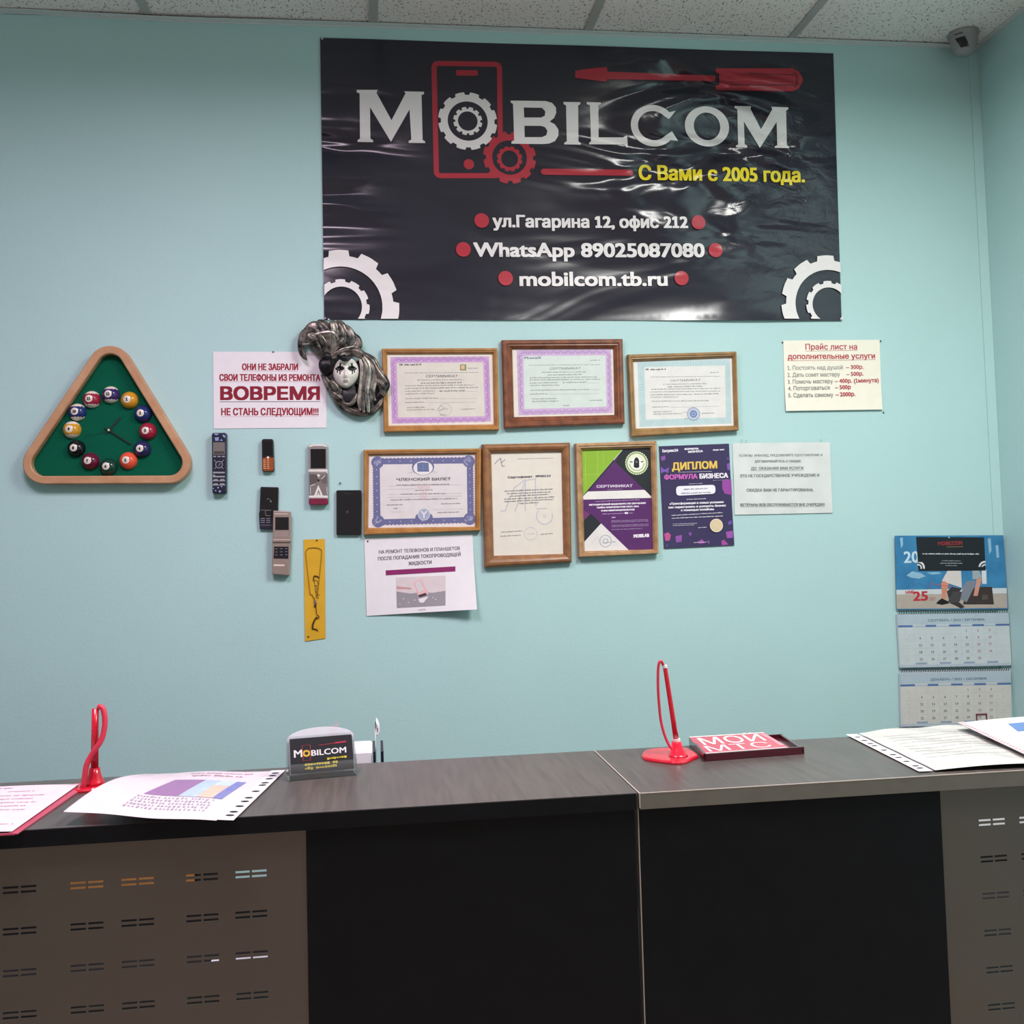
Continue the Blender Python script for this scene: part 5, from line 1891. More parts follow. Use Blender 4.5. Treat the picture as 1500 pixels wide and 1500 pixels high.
# yellow packet with a wire tool
M_yel = mat('yellow_card', '#dba92c', .5, spec=.3, var=.05, scale=20)
q = [(-0.1762,1.5025),(-0.1212,1.503),(-0.1237,1.2402),(-0.1769,1.2344)]
s = Sheet(wall_place(.0022))
s.base(q, M_yel, 6, 24)
s.text('Catalo', (-0.152,1.3965), (-0.147,1.3458), (0.0113, -0.0018), '#6f5a20', .0003, 2, .1)
packet = s.build('tool_packet', None, (mid(q)[0], -.002, mid(q)[1]))
tag(packet, 'long yellow card packet holding a bent dark wire tool, hanging below the phones', 'packet')
M_wire = mat('wire_dark', '#54401d', .4, metal=.3)
M_wire2 = mat('wire_amber', '#a5801f', .4)
mb = MB()
for pts, r_, mt in (([(-0.1609,1.3563),(-0.1634,1.3821),(-0.1709,1.4616),(-0.1704,1.4725),(-0.1648,1.4793),(-0.1549,1.481),(-0.1412,1.4803),(-0.1324,1.476),(-0.1292,1.4704),(-0.1325,1.4367),(-0.1366,1.403),(-0.14,1.3734),(-0.1443,1.3517)], .0009, M_wire2),
                    ([(-0.1366,1.401),(-0.1454,1.4057),(-0.1507,1.4045),(-0.152,1.3936)], .0014, M_wire),
                    ([(-0.1579,1.3581),(-0.1503,1.344),(-0.1472,1.3301),(-0.1456,1.3063),(-0.1412,1.3012),(-0.1393,1.2972),(-0.1423,1.2933),(-0.1458,1.2984)], .0009, M_wire),
                    ([(-0.1458,1.2964),(-0.1502,1.2907),(-0.1559,1.278),(-0.1564,1.2676)], .0022, M_wire),
                    ([(-0.1574,1.2672),(-0.1477,1.2659),(-0.1432,1.2608)], .0014, M_wire),
                    ([(-0.1494,1.341),(-0.1475,1.334),(-0.1496,1.3252)], .0030, mat('wire_violet', '#6d5a6d', .4))):
    mb.tube([(p[0], -.0045, p[1]) for p in (spline(pts, 24) if len(pts) > 3 else pts)], r_, mt, 8)
o = mb.build('wire_tool', packet, smooth=True)
o.location = -packet.location
pins(packet, [(-0.1419,1.4996),(-0.1685,1.2463)], .0026, M_pin, .0022)

# ================================================================ wall calendar
cal = thing('wall_calendar', 'three block wall calendar with a photo header and a red date marker', 'calendar', (1.65, -.001, 1.18))
M_calp = mat('calendar_paper', '#c9d2d8', .5, spec=.3, var=.02)
M_calb = mat('calendar_sky_blue', '#3f86b3', .4, spec=.4, col2='#3274a3', scale=18)


def cal_sheet(name, q, mt, dep, draw, thick, n=1):
    s = Sheet(wall_place(dep))
    s.base(q, mt, n, n, thick)
    draw(s)
    return s.build(name, cal, tuple(cal.location))


def c_head(s):
    D_ = .009
    s.poly([(1.4766,1.2615),(1.4778,1.3142),(1.8153,1.3093),(1.8141,1.2517)], '#b3a79c')
    s.poly([(1.4778,1.302),(1.4778,1.315),(1.8147,1.3093),(1.8144,1.2939)], '#cdd3d4')
    for l in ([(1.5107,1.3551),(1.5286,1.366),(1.5545,1.3605),(1.5685,1.3506),(1.5478,1.3444),(1.5248,1.3479)], [(1.5719,1.3608),(1.6069,1.3616),(1.6183,1.3572),(1.5891,1.3548)], [(1.4958,1.4616),(1.5046,1.4641),(1.505,1.4423),(1.4986,1.4316)], [(1.7645,1.4516),(1.7736,1.4541),(1.7745,1.4183),(1.7665,1.4075)], [(1.7871,1.4317),(1.7962,1.4342),(1.7971,1.3984),(1.7896,1.3958)]):
        s.poly(l[::-1], '#8fb9d0')
    s.text('20', (1.5062,1.3911), (1.5502,1.3909), 0.0313, '#c2dce8', .0012)
    # seated pair: skirt, legs, trousers, case
    s.poly([(1.6779,1.2666),(1.6919,1.3084),(1.7363,1.3151),(1.7702,1.314),(1.7733,1.2633)], '#3f3633')
    s.poly([(1.7373,1.2782),(1.7386,1.2918),(1.7557,1.2921),(1.7556,1.2784)], '#59504b')
    s.poly([(1.6363,1.3648),(1.6772,1.3641),(1.6775,1.3144),(1.6516,1.3234),(1.6172,1.3354),(1.6236,1.3461)][::-1], '#d8cfcb')
    s.poly([(1.6146,1.33),(1.6231,1.3358),(1.6378,1.3279),(1.6301,1.3023),(1.6262,1.2847),(1.6151,1.2851)][::-1], '#d38a72')
    s.poly([(1.6302,1.305),(1.647,1.3181),(1.6774,1.3116),(1.6619,1.2958),(1.6375,1.2775)][::-1], '#3b3537')
    s.poly([(1.5958,1.2722),(1.6026,1.2787),(1.6146,1.2865),(1.6317,1.2777),(1.6372,1.2716),(1.6136,1.2675)][::-1], '#1d1a1d')
    s.poly([(1.6806,1.317),(1.6932,1.333),(1.7226,1.3334),(1.7125,1.3105),(1.6899,1.273),(1.6699,1.2819)][::-1], '#7f8490')
    s.poly([(1.6315,1.275),(1.6506,1.3043),(1.6769,1.3035),(1.6696,1.2764),(1.6546,1.2688)][::-1], '#4a4547')
    s.poly([(1.6372,1.2721),(1.6665,1.2738),(1.6834,1.2596),(1.6714,1.2551),(1.6544,1.2647)][::-1], '#3a3436')
    s.poly([(1.7124,1.3625),(1.733,1.3618),(1.7408,1.3424),(1.7258,1.3374),(1.7111,1.3379)][::-1], '#9fa9ae')
    s.poly([(1.7244,1.3388),(1.7413,1.3402),(1.7319,1.3153),(1.7246,1.2896),(1.7114,1.29),(1.7169,1.3103)][::-1], '#cf9480')
    s.poly([(1.7403,1.3232),(1.7404,1.3616),(1.7553,1.3639),(1.7539,1.3233)], '#d5dbdd')
    s.poly([(1.5452,1.463),(1.5458,1.4635),(1.7536,1.4569),(1.753,1.3612),(1.5475,1.3662)][::-1], '#20272c')
    cl2 = [(1.5446,1.3725),(1.7541,1.3914)]
    cb_ = (cl2[0][0], cl2[0][1], cl2[1][0], cl2[1][1])
    for c_ in ((1.548,1.3757), (1.7511,1.3695)):
        s.gear(c_, .0195, .0195, .0140, 12, '#d7dada', cb_)
        s.gear(c_, .0105, .0105, .0065, 12, '#d7dada', cb_)
    s.text('MOBILCOM', (1.6115,1.438), (1.6847,1.4373), 0.0094, '#8d3036', .0006)
    s.line([(1.6231,1.4472),(1.6847,1.4477)], .0012, '#8d3036')
    s.line([(1.6369,1.4326),(1.6867,1.4318)], .0009, '#b38a54')
    s.greek((1.5615,1.4134), (1.7385,1.4075), .0042, '#ccd1d3', 200, gap=.08)
    s.greek((1.6202,1.3926), (1.6786,1.3903), .0022, '#a9afb2', 201)
    s.greek((1.6154,1.3857), (1.6841,1.383), .0028, '#a9afb2', 202)
    s.greek((1.6311,1.3786), (1.6662,1.3773), .0022, '#a9afb2', 203)
    s.line([(1.509,1.3199),(1.5301,1.3382),(1.5264,1.3221),(1.5472,1.3322),(1.5697,1.3179)], .0012, '#4a6fa8')
    s.line([(1.5783,1.3149),(1.5849,1.331),(1.5963,1.3266),(1.6166,1.3232),(1.6543,1.3178)], .0012, '#c2505a')
    s.text('НАМ', (1.5058,1.3024), (1.5295,1.3035), 0.0083, '#bb3340', .0005)
    s.text('25', (1.5288,1.2827), (1.5714,1.2825), 0.0248, '#bb3340', .0016)
    s.text('ЛЕТ', (1.5765,1.2813), (1.5955,1.2817), 0.0073, '#b0757a', .0003)


cal_sheet('header_picture', [(1.4817,1.4688),(1.8134,1.4613),(1.8169,1.2488),(1.4771,1.2588)], M_calb, .009, c_head, .002)['label'] = 'blue photo header'


def month(days, title, y0, red_from, cellcol):
    def draw(s):
        tl, tr, br, bl = s.q
        s.poly([s.at(0, 1), s.at(1, 1), s.at(1, .2), s.at(0, .2)], cellcol)
        s.poly([s.at(0, .195), s.at(1, .195), s.at(1, .0), s.at(0, .0)], '#b2c0ca')
        s.text(title, s.at(.27, .145), s.at(.78, .14), .0062, '#5a7286', .0003)
        for a_, b_ in ((0, .13), (.245, .34), (.455, .56), (.665, .77), (.875, 1)):
            s.poly([s.at(a_, .245), s.at(b_, .245), s.at(b_, .205), s.at(a_, .205)], '#5473a3')
        for a_, b_ in ((.13, .245), (.34, .455), (.56, .665), (.77, .875)):
            s.poly([s.at(a_, .245), s.at(b_, .245), s.at(b_, .225), s.at(a_, .225)], '#a4b7c8')
        for a_, b_ in ((.14, .24), (.355, .455), (.57, .67), (.78, .88)):
            s.poly([s.at(a_, .945), s.at(b_, .945), s.at(b_, .91), s.at(a_, .91)], '#92a3b6')
        s.poly([s.at(0, .999), s.at(1, .999), s.at(1, .95), s.at(0, .95)], '#b5c0cb')
        s.d += s.step
        s.lock = True
        for i in range(8):
            x = .137 + .1046 * i
            s.line([s.at(x, .25), s.at(x, .9)], .0004, '#b3b8b8')
        for j in range(1, 5):
            y = .25 + .131 * j
            s.line([s.at(.005, y), s.at(.995, y)], .0004, '#b9bebd')
        s.d += 2 * s.step
        d_ = 1
        for row in range(5):
            for col in range(7):
                if row == 0 and col < 4:
                    continue
                if d_ > days:
                    break
                x = .19 + .1046 * col
                y = .345 + .131 * row
                w_ = .009 if d_ > 9 else (.0028 if d_ == 1 else .0045)
                p = s.at(x, y)
                s.text(str(d_), (p[0] - w_ / 2, p[1]), (p[0] + w_ / 2, p[1]), .0066, '#b07078' if col >= 5 and days == 30 else ('#9c8078' if col >= 5 else '#6a6f70'), .0002)
                d_ += 1
            for x in (.07, .93):
                p = s.at(x, .34 + .131 * row)
                s.text(str(35 + row), (p[0] - .0025, p[1]), (p[0] + .0025, p[1]), .0032, '#a9b0b2')
    return draw


cal_sheet('month_block', [(1.476,1.2458),(1.8153,1.2381),(1.8162,1.0879),(1.4775,1.0956)], M_calp, .012, month(30, 'СЕНТЯБРЬ / 2023 / SEPTEMBER', 0, 5, '#c6ced0'), .009)['label'] = 'September block'
dec = cal_sheet('month_block', [(1.4761,1.0796),(1.8128,1.0699),(1.8056,0.921),(1.4721,0.9306)], M_calp, .012, month(31, 'ДЕКАБРЬ / 2023 / DECEMBER', 0, 5, '#cfccc5'), .009)
dec['label'] = 'December block with a red marker'
cal_sheet('back_sheet', [(1.4812,1.0864),(1.8154,1.0775),(1.8072,0.8903),(1.4752,0.9032)], M_calp, .004, lambda s: None, .0025)
mk_ = MB()
ofr = [(1.6985,0.9562),(1.732,0.9557),(1.7318,0.9309),(1.6989,0.9314)]
mk_.loops([[(p[0], -.0125, p[1]) for p in ofr[::-1]], [(p[0], -.0145, p[1]) for p in ofr[::-1]], [(p[0], -.0145, p[1]) for p in inset(ofr[::-1], .003)], [(p[0], -.0125, p[1]) for p in inset(ofr[::-1], .003)]], mat('marker_red', '#7c1f2e', .4))
mk_.build('date_marker', cal, tuple(cal.location))['label'] = 'red date marker'
M_coil = mat('coil_dark', '#3d4247', .35, metal=.6)
for a_, b_ in (((1.478,1.2511), (1.8132,1.2428)), ((1.4785,1.0875), (1.8098,1.0781)), ((1.4759,0.9239), (1.8059,0.9127))):
    mb = MB()
    for i in range(46):
        t_ = (i + .5) / 46
        x, z = a_[0] + (b_[0] - a_[0]) * t_, a_[1] + (b_[1] - a_[1]) * t_
        mb.tube([(x + .0012 * math.cos(ph) * .3, -.0095 - .0042 * math.cos(ph) * 1.0 - .0, z + .0045 * math.sin(ph)) for ph in [PI * (q_ / 8 - .62) for q_ in range(11)]], .0010, M_coil, 5)
    mb.build('binding_coil', cal, tuple(cal.location), True)
pins(cal, [(1.6442,1.459)], .0105, M_pinl, .0026)

# ================================================================ dome camera in the ceiling corner
cx_, cy_ = (1.727,-0.0779)
camo = thing('security_camera', 'small grey dome security camera on the ceiling in the far right corner', 'camera', (cx_, cy_, 2.9145))
M_cam = mat('camera_grey', '#9c9a9c', .45, var=.03)
mb = MB()


def lathe(prof, mt, n=32, cx=cx_, cy=cy_):
    mb.loops([[(cx + r_ * math.cos(2 * PI * j / n), cy + r_ * math.sin(2 * PI * j / n), z_) for j in range(n)] for r_, z_ in prof], mt, True, True, True)


PRF = [(.0405, 2.9145), (.043, 2.9125), (.0425, 2.905), (.039, 2.903), (.0385, 2.895), (.036, 2.878), (.031, 2.862), (.022, 2.853), (.010, 2.850), (.001, 2.8495)]
lathe(PRF, M_cam)
mb.build('housing', camo, tuple(camo.location), True)


def cam_patch(name, a0, a1, z0, z1, off, mt, skew=0.0, n=8):
    mb = MB()

    def rad(z):
        for (r0, za), (r1, zb) in zip(PRF, PRF[1:]):
            if zb <= z <= za:
                return r0 + (r1 - r0) * ((za - z) / (za - zb) if za > zb else 0)
        return .03
    rows = []
    for j in range(n + 1):
        z = z0 + (z1 - z0) * j / n
        row = []
        for i in range(n + 1):
            a = a0 + (a1 - a0) * i / n + skew * j / n
            r_ = rad(z) + off
            row.append((cx_ + r_ * math.cos(a), cy_ + r_ * math.sin(a), z - off * .3))
        rows.append(row)
    mb.loops(rows, mt, False)
    return mb.build(name, camo, tuple(camo.location), True)


AV = math.atan2(-2.8783 - cy_, 0 - cx_)          # towards the room
cam_patch('lens_window', AV - .62, AV + .1, 2.889, 2.861, .0012, mat('camera_lens', '#17181c', .15), .35)
cam_patch('name_strip', AV - .65, AV - .05, 2.9015, 2.8985, .0014, mat('camera_strip', '#3c3c40', .4))

# ================================================================ things on the counter
ZC0 = ZT + .0004
M_red = mat('red_plastic', '#c4122d', .25, spec=.5, var=.03, coat=.3)
M_redt = mat('red_cord', '#c9344a', .35, spec=.4, var=.05)


def pen_stand(label, base_loop, cone_c, pen_pts, pen_r, cord, cord_r, collars, cone_top, bt=.0045):
    t = thing('pen_stand', label, 'pen stand', (cone_c[0], cone_c[1], ZC0))
    mb = MB()
    lp_ = base_loop
    if sum(lp_[i - 1][0] * lp_[i][1] - lp_[i][0] * lp_[i - 1][1] for i in range(len(lp_))) < 0:
        lp_ = lp_[::-1]
    mb.loops([[(p[0], p[1], z_) for p in l] for l, z_ in ((lp_, ZC0), (lp_, ZC0 + bt * .5), (inset(lp_, .0015), ZC0 + bt), (inset(lp_, .004), ZC0 + bt + .0004))], M_red, True, True, True)
    mb.build('base', t, tuple(t.location))
    mb = MB()
    tip = Vector(cone_top)
    c0 = Vector((cone_c[0], cone_c[1], ZC0 + bt - .0005))
    mb.loops([[(c.x + r_ * math.cos(2 * PI * j / 20), c.y + r_ * math.sin(2 * PI * j / 20), c.z) for j in range(20)]
              for c, r_ in ((c0, .017), (c0.lerp(tip, .2), .0135), (c0.lerp(tip, .6), .0095), (tip, .0078))], M_red, True, True, True)
    mb.build('socket', t, tuple(t.location), True)
    mb = MB()
    mb.tube(pen_pts, pen_r, M_red, 16)
    mb.build('pen', t, tuple(t.location), True)
    for (c_, d_, r_, h_) in collars:
        mb = MB()
        c_, d_ = Vector(c_), Vector(d_).normalized()
        mb.tube([c_ - d_ * h_ / 2, c_ + d_ * h_ / 2], r_, mat('collar_white', '#e6dcdc', .4), 16)
        mb.build('collar', t, tuple(t.location))['label'] = 'white collar'
    mb = MB()
    mb.tube(spline(cord, 60), cord_r, M_redt, 10)
    mb.build('cord', t, tuple(t.location), True)
    return t


YP = -1.155
pp = [(0.4923,1.154),(0.4772,1.2756)]
pa_, pb_ = Vector((pp[0][0], YP, pp[0][1])), Vector((pp[1][0], YP, pp[1][1]))
dir_ = (pb_ - pa_)
crd = [(p[0], YP - dy, p[1]) for p, dy in zip([(0.4751,1.2776),(0.4716,1.2847),(0.4678,1.2848),(0.4653,1.2752),(0.4642,1.2583),(0.4638,1.2389),(0.4647,1.2129),(0.4668,1.1869),(0.472,1.1634),(0.4788,1.1475),(0.488,1.1399),(0.4934,1.1403)], (0, .001, .002, .002, .002, .002, .002, .003, .006, .010, .0135, .013))]
lp = spline([(0.4325,-1.1535),(0.4455,-1.1242),(0.4646,-1.1092),(0.4885,-1.1075),(0.5096,-1.1112),(0.5224,-1.1283),(0.5222,-1.1762),(0.5077,-1.1957),(0.4887,-1.217),(0.4719,-1.2211),(0.4593,-1.2105),(0.4439,-1.1955),(0.4325,-1.1788),(0.4325,-1.1535)], 48)[:-1]
pen_stand('red pen stand with a leaning pen on a looping cord, beside the red coin tray', lp, (0.4865,-1.1829), [pa_, pa_.lerp(pb_, .3), pa_.lerp(pb_, .97), pb_],
          [.0046, .0042, .0037, .0034], crd, .0023, [(pa_ + dir_ * .01, dir_, .0066, .0055), (pb_ + dir_ * .008, dir_, .004, .0045)], tuple(pa_))
YP = -1.15
pp = [(-0.4272,1.1334),(-0.4257,1.2499)]
pa_, pb_ = Vector((pp[0][0], YP, pp[0][1])), Vector((pp[1][0], YP, pp[1][1]))
c0 = (pa_.x - .010, YP - .006)
lp = [(c0[0] + .032 * math.cos(2 * PI * j / 40) * (1 + .18 * math.cos(2 * PI * j / 40 - PI)), c0[1] + .028 * math.sin(2 * PI * j / 40)) for j in range(40)]
crd = [(p[0], YP - dy, p[1]) for p, dy in zip([(-0.4215,1.2524),(-0.4147,1.2509),(-0.4107,1.2376),(-0.4105,1.2209),(-0.4147,1.203),(-0.423,1.1907),(-0.4307,1.1781),(-0.4354,1.1663),(-0.4372,1.1513),(-0.439,1.1378),(-0.4446,1.1291)], (0, .002, .005, .008, .011, .013, .014, .016, .018, .019, .017))]
pa2 = Vector((pa_.x, pa_.y, ZC0 + .03))
pen_stand('red pen stand with an upright pen, between the two paper sheets at left', lp, (pa_.x, YP), [pa2, pa2.lerp(pb_, .5), pb_], [.0056, .0056, .0052], crd, .0042, [], tuple(pa2))

# coin tray
M_tray = mat('tray_dark_red', '#4a1420', .2, spec=.5, var=.05, coat=.4)
M_lab = mat('tray_label_red', '#b84a5a', .35, spec=.4, var=.03, coat=.3)
tc_ = (.6166, -1.1325)
tray = thing('coin_tray', 'flat dark red coin tray with a red and white card under its cover', 'tray', (tc_[0], tc_[1], ZC0))
tb = [(0.5379,-1.0739),(0.7071,-1.068),(0.6949,-1.1954),(0.5205,-1.2095)]    # TL TR BR BL on the counter
mb = MB()


def prism_q(q4, z0, z1, mt):
    mb.loops([[(p[0], p[1], z_) for p in q4[::-1]] for z_ in (z0, z1)], mt, True, True, True)


prism_q(tb, ZC0, ZC0 + .003, M_tray)
for a_, b_, c_, d_, h in ((0, .022, 0, 1, .0125), (0, 1, .965, 1, .0115), (0, 1, 0, .03, .009), (.975, 1, 0, 1, .0085)):
    q4 = [bil(tb, a_, 1 - d_), bil(tb, b_, 1 - d_), bil(tb, b_, 1 - c_), bil(tb, a_, 1 - c_)]
    q4 = [bil(tb, a_, c_), bil(tb, b_, c_), bil(tb, b_, d_), bil(tb, a_, d_)]
    prism_q(q4, ZC0 + .003, ZC0 + h, M_tray)
mb.build('tray_body', tray, tuple(tray.location))
s = Sheet(lambda u, v, d: (*bil(tb, u, 1 - v), ZC0 + .0138 + d - .0035 * (1 - v)))
s.base([(.0, .985), (.80, .985), (.86, .05), (.0, .04)], M_lab, 1, 1, .0006)
wl = '#e8d3d6'
s.poly([(.0, .985), (.0, .945), (.80, .945), (.80, .985)], '#e2d3cf')
s.poly([(.0, .10), (.0, .04), (.86, .05), (.84, .10)], '#c9aeb0')
s.poly([(.74, .90), (.8, .9), (.85, .2), (.80, .2), (.78, .6)], '#cf8790')
s.text('МОЙ', (.085, .50), (.735, .52), (-.02, .36), wl, .001, 4)
s.text('МТС', (.085, .14), (.725, .16), (-.02, .28), '#dcb9bd', .001, 4)
s.build('label_card', tray, tuple(tray.location))['label'] = 'red card with white lettering'

# business card holder
ch_ = thing('card_holder', 'small clear business card holder with an arched back on the counter', 'card holder', (-.083, -1.14, ZC0), (0, 0, .0))
hb = [(-0.1301,-1.1914),(-0.0405,-1.1974),(-0.0316,-1.1664),(-0.1368,-1.1263)]
ha = math.atan2((-0.0379,-1.1987)[1] - (-0.1289,-1.2063)[1], (-0.0379,-1.1987)[0] - (-0.1289,-1.2063)[0])
fl_ = Vector((*(-0.131,-1.1879), ZC0))
CS = clear('holder_acrylic', '#f3f6f6', .10, .05, .05)
CM = clear('holder_back', '#eef0f2', .12, .1, .5, '#e9e6ec')


ang_h = .16


def hpt(x, y, z):
    """holder coordinates: x along the front, y back, z up"""
    ca_, sa_ = math.cos(ang_h), math.sin(ang_h)
    return (fl_.x + ca_ * x - sa_ * y, fl_.y + sa_ * x + ca_ * y, ZC0 + z)


WH = .104
mb = MB()


def hslab(pts, thick, mt):
    """thin plate: pts in holder coordinates, thickened backwards"""
    mb.loops([[hpt(*p) for p in pts], [hpt(p[0], p[1] + thick, p[2]) for p in pts]], mt, True, True, True)


hslab([(0, .004, .0005), (WH, .004, .0005), (WH, .006, .024), (0, .006, .024)], .002, CS)
hslab([(0, .004, .0005), (WH, .004, .0005), (WH, .048, .0005), (0, .048, .0005)], .0005, CS)
for x in (0, WH):
    mb.loops([[hpt(x - .001, *p) for p in ((.004, .0005), (.008, .024), (.030, .052), (.046, .052), (.048, .0005))], [hpt(x + .001, *p) for p in ((.004, .0005), (.008, .024), (.030, .052), (.046, .052), (.048, .0005))]], CS, True, True, True)
mb.build('holder_body', ch_, tuple(ch_.location))
mb = MB()
arc = [(WH / 2 - WH / 2 * math.cos(PI * i / 20), .030 + .006 * math.sin(PI * i / 20), .058 + .0155 * math.sin(PI * i / 20)) for i in range(21)]
hslab([(WH, .024, .004), (0, .024, .004)][::-1] + arc[::-1], .0018, CM)
mb.build('back_plate', ch_, tuple(ch_.location))['label'] = 'arched back plate'
M_card = mat('card_black', '#26262b', .45, spec=.3, var=.03)
M_cy = '#c8b63a'


def card(i, label):
    y0 = .0085 + i * .0009
    s = Sheet(lambda u, v, d: hpt((.0035 + .097 * u), y0 - d + .016 * v, .0095 + .047 * v + .0006 * i))
    s.base(UNIT, M_card, 1, 1, .0004)
    if i == 0:
        s.step = .00003
        s.text('M', (.06, .50), (.185, .505), (0, .22), '#dcd8d8', .004)
        s.ring((.255, .60), .030, .062, '#c9a23c', 24, 0, 2 * PI, 1.7)
        s.line([(.19, .85), (.32, .855), (.315, .38), (.2, .375), (.19, .85)], .012, '#8d2f38')
        s.text('BILCOM', (.335, .51), (.89, .53), (0, .17), '#dcd8d8', .004)
        s.line([(.45, .82), (.90, .86)], .022, '#8d2f40')
        s.line([(.72, .85), (.90, .87)], .05, '#a83248')
        s.greek((.58, .36), (.90, .38), (0, .07), M_cy, 301, gap=.1)
        s.greek((.22, .22), (.76, .24), (0, .08), M_cy, 302, gap=.1)
        s.greek((.22, .10), (.76, .12), (0, .08), M_cy, 303, gap=.1)
    o = s.build('business_card', None, hpt(.047, y0, .0095))
    tag(o, label, 'business card', None if i == 0 else 'cards behind the front card in the holder')


card(0, 'front black business card with white and yellow print in the clear holder')
for i in range(1, 6):
    card(i, 'black business card stacked behind the printed front card in the clear holder')
s = Sheet(lambda u, v, d: hpt(.066 + .016 * u, .0385, .02 + .050 * v + .010 * u * v))
s.base(UNIT, M_pap, 1, 1, .0003)
tag(s.build('paper_slip', None, hpt(.074, .0385, .02)), 'small white paper slip poking up behind the card holder arch', 'paper')

# sheets lying on the counter
M_slv = clear('sleeve_crumpled', '#fdfdfd', .10, .18, .10, '#d8d0d5')
M_shp = mat('sheet_white', '#d6ccd1', .7, spec=.2, var=.03, scale=20, bump=.3, bscale=30)
M_shw = mat('sheet_bright', '#bdbdb7', .7, spec=.2, var=.03, scale=20, bump=.3, bscale=30)


def sleeve(o, place, x0, x1, strip, holes):
    """clear pocket over a sheet with its punched strip (strip = u range)"""
    mb = MB()
    N = 22
    vs = [place(x0 + (x1 - x0) * i / N, j / N, .0011 + .0007 * math.sin(i * 1.7 + j * .9) * math.sin(j * 1.3 - i * .4)) for j in range(N + 1) for i in range(N + 1)]
    fs = [(j * (N + 1) + i, j * (N + 1) + i + 1, (j + 1) * (N + 1) + i + 1, (j + 1) * (N + 1) + i) for j in range(N) for i in range(N)]
    mb.add(vs, fs, M_slv)
    c_ = mb.build('clear_sleeve', o, smooth=True)
    c_.location = -o.location
    s = Sheet(place)
    s.d = .0012
    a, b_ = strip
    s.raw([(a, 0), (b_, 0), (b_, 1), (a, 1)], [(0, 1, 2, 3)], mat('strip_white', '#d2cdd0', .45))
    m_ = a + (b_ - a) * .5
    for i, h in enumerate(holes):
        s.disc((m_, h), (b_ - a) * .27, '#1d191b', 12, .62)
    p_ = s.build('punched_strip', o, (0, 0, 0), .05)
    p_.location = -o.location
    return c_


# left: folder with red edge
fq = [(*(-0.4483,-1.1571), ZC0 + .008), (*(-0.4675,-1.4032), ZC0 + .004)]
tr3, br3 = Vector(fq[0]), Vector(fq[1])
ex = Vector((-.235, .012, 0))
plc = quad_place(tr3 + ex + Vector((0, 0, -.002)), tr3, br3, br3 + ex, lambda u, v: .0025 * math.sin(PI * u))
s = Sheet(plc)
s.base(UNIT, mat('sheet_pinkish', '#d8c6ca', .65, spec=.2, var=.03), 10, 10)
s.d = .0004
for i, (x0, x1, y) in enumerate(((.3, .62, .93), (.1, .45, .86), (.62, .78, .84), (.1, .9, .74), (.1, .85, .66), (.1, .9, .58), (.1, .88, .5), (.1, .9, .42), (.1, .7, .34), (.5, .95, .13))):
    s.greek((x0, y), (x1, y), (0, .022), '#b39aa4' if y < .9 else '#8b8090', 400 + i)
fold = s.build('document_sheet', None, tuple((tr3 + br3 + ex) / 2), .06)
tag(fold, 'pinkish paper sheet in a red edged holder at the left end of the counter', 'paper')
mb = MB()
f0, f1 = br3 + Vector((-.235, 0, 0)), tr3 + Vector((-.235, .01, 0))
for a_, b_, c_, d_ in ((br3 + Vector((-.004, -.002, 0)), tr3 + Vector((-.004, 0, 0)), tr3 + Vector((.0075, 0, -.004)), br3 + Vector((.0075, -.002, -.0015))),
                       (br3 + Vector((.004, -.004, -.001)), br3 + Vector((-.235, -.004, 0)), br3 + Vector((-.235, .003, 0)), br3 + Vector((.004, .003, -.001)))):
    vs = []
    for p in (a_, b_, c_, d_):
        vs.append((p.x, p.y, p.z - .0012))
    for p in (a_, b_, c_, d_):
        vs.append((p.x, p.y, max(ZC0, p.z - .0045)))
    mb.add(vs, [(0, 1, 2, 3), (7, 6, 5, 4), (0, 4, 5, 1), (1, 5, 6, 2), (2, 6, 7, 3), (3, 7, 4, 0)], mat('holder_pink_red', '#b04a60', .3, spec=.5, var=.05))
o = mb.build('red_edge', fold)
o.location = -fold.location
o['label'] = 'translucent red edge of the holder'

# left: printed sheet in a punched sleeve, its near left corner curling up
bl3 = Vector((*(-0.4115,-1.3751), 1.149))
br3 = Vector((*(-0.1876,-1.4068), ZC0 + .0006))
tr3 = Vector((*(-0.1434,-1.1078), ZC0 + .0006))
tl3 = Vector((*(-0.3624,-1.1043), 1.1375))
plc = quad_place(tl3, tr3, br3, bl3, lambda u, v: .0018 * math.sin(9 * u + 4 * v) * u * (1 - u) * 3 + .004 * math.sin(PI * min(1, u * 1.1)) * math.sin(PI * (.15 + .8 * v)) - .006 * math.sin(PI * u) * max(0, .4 - v) + .013 * math.sin(PI * min(1, max(0, v))) * max(0, 1 - u * 1.6) ** 2)
s = Sheet(plc)
s.base([(0, 1), (.9, 1), (.9, 0), (0, 0)], M_shp, 18, 18)
s.step = .00006
s.d = .0004
s.greek((.36, .91), (.80, .92), (0, .03), '#b3829a', 410)
s.greek((.40, .83), (.76, .84), (0, .035), '#a5607e', 411)
s.poly([(.30, .36), (.80, .34), (.82, .72), (.34, .72)], '#b9a6c6')
s.poly([(.30, .36), (.52, .355), (.55, .72), (.34, .72)], '#8d5f95')
s.poly([(.52, .355), (.64, .35), (.65, .72), (.55, .72)], '#a9c0cc')
s.poly([(.64, .35), (.74, .345), (.74, .60), (.65, .60)], '#d6b7a0')
s.poly([(.74, .345), (.80, .34), (.82, .72), (.76, .72)], '#6c74b0')
s.poly([(.65, .60), (.75, .60), (.76, .72), (.655, .72)], '#b7ccd0')
for i, y in enumerate((.31, .265, .22, .175, .13)):
    s.greek((.28, y), (.78, y - .01), (0, .026), '#a79dab', 412 + i, gap=.5)
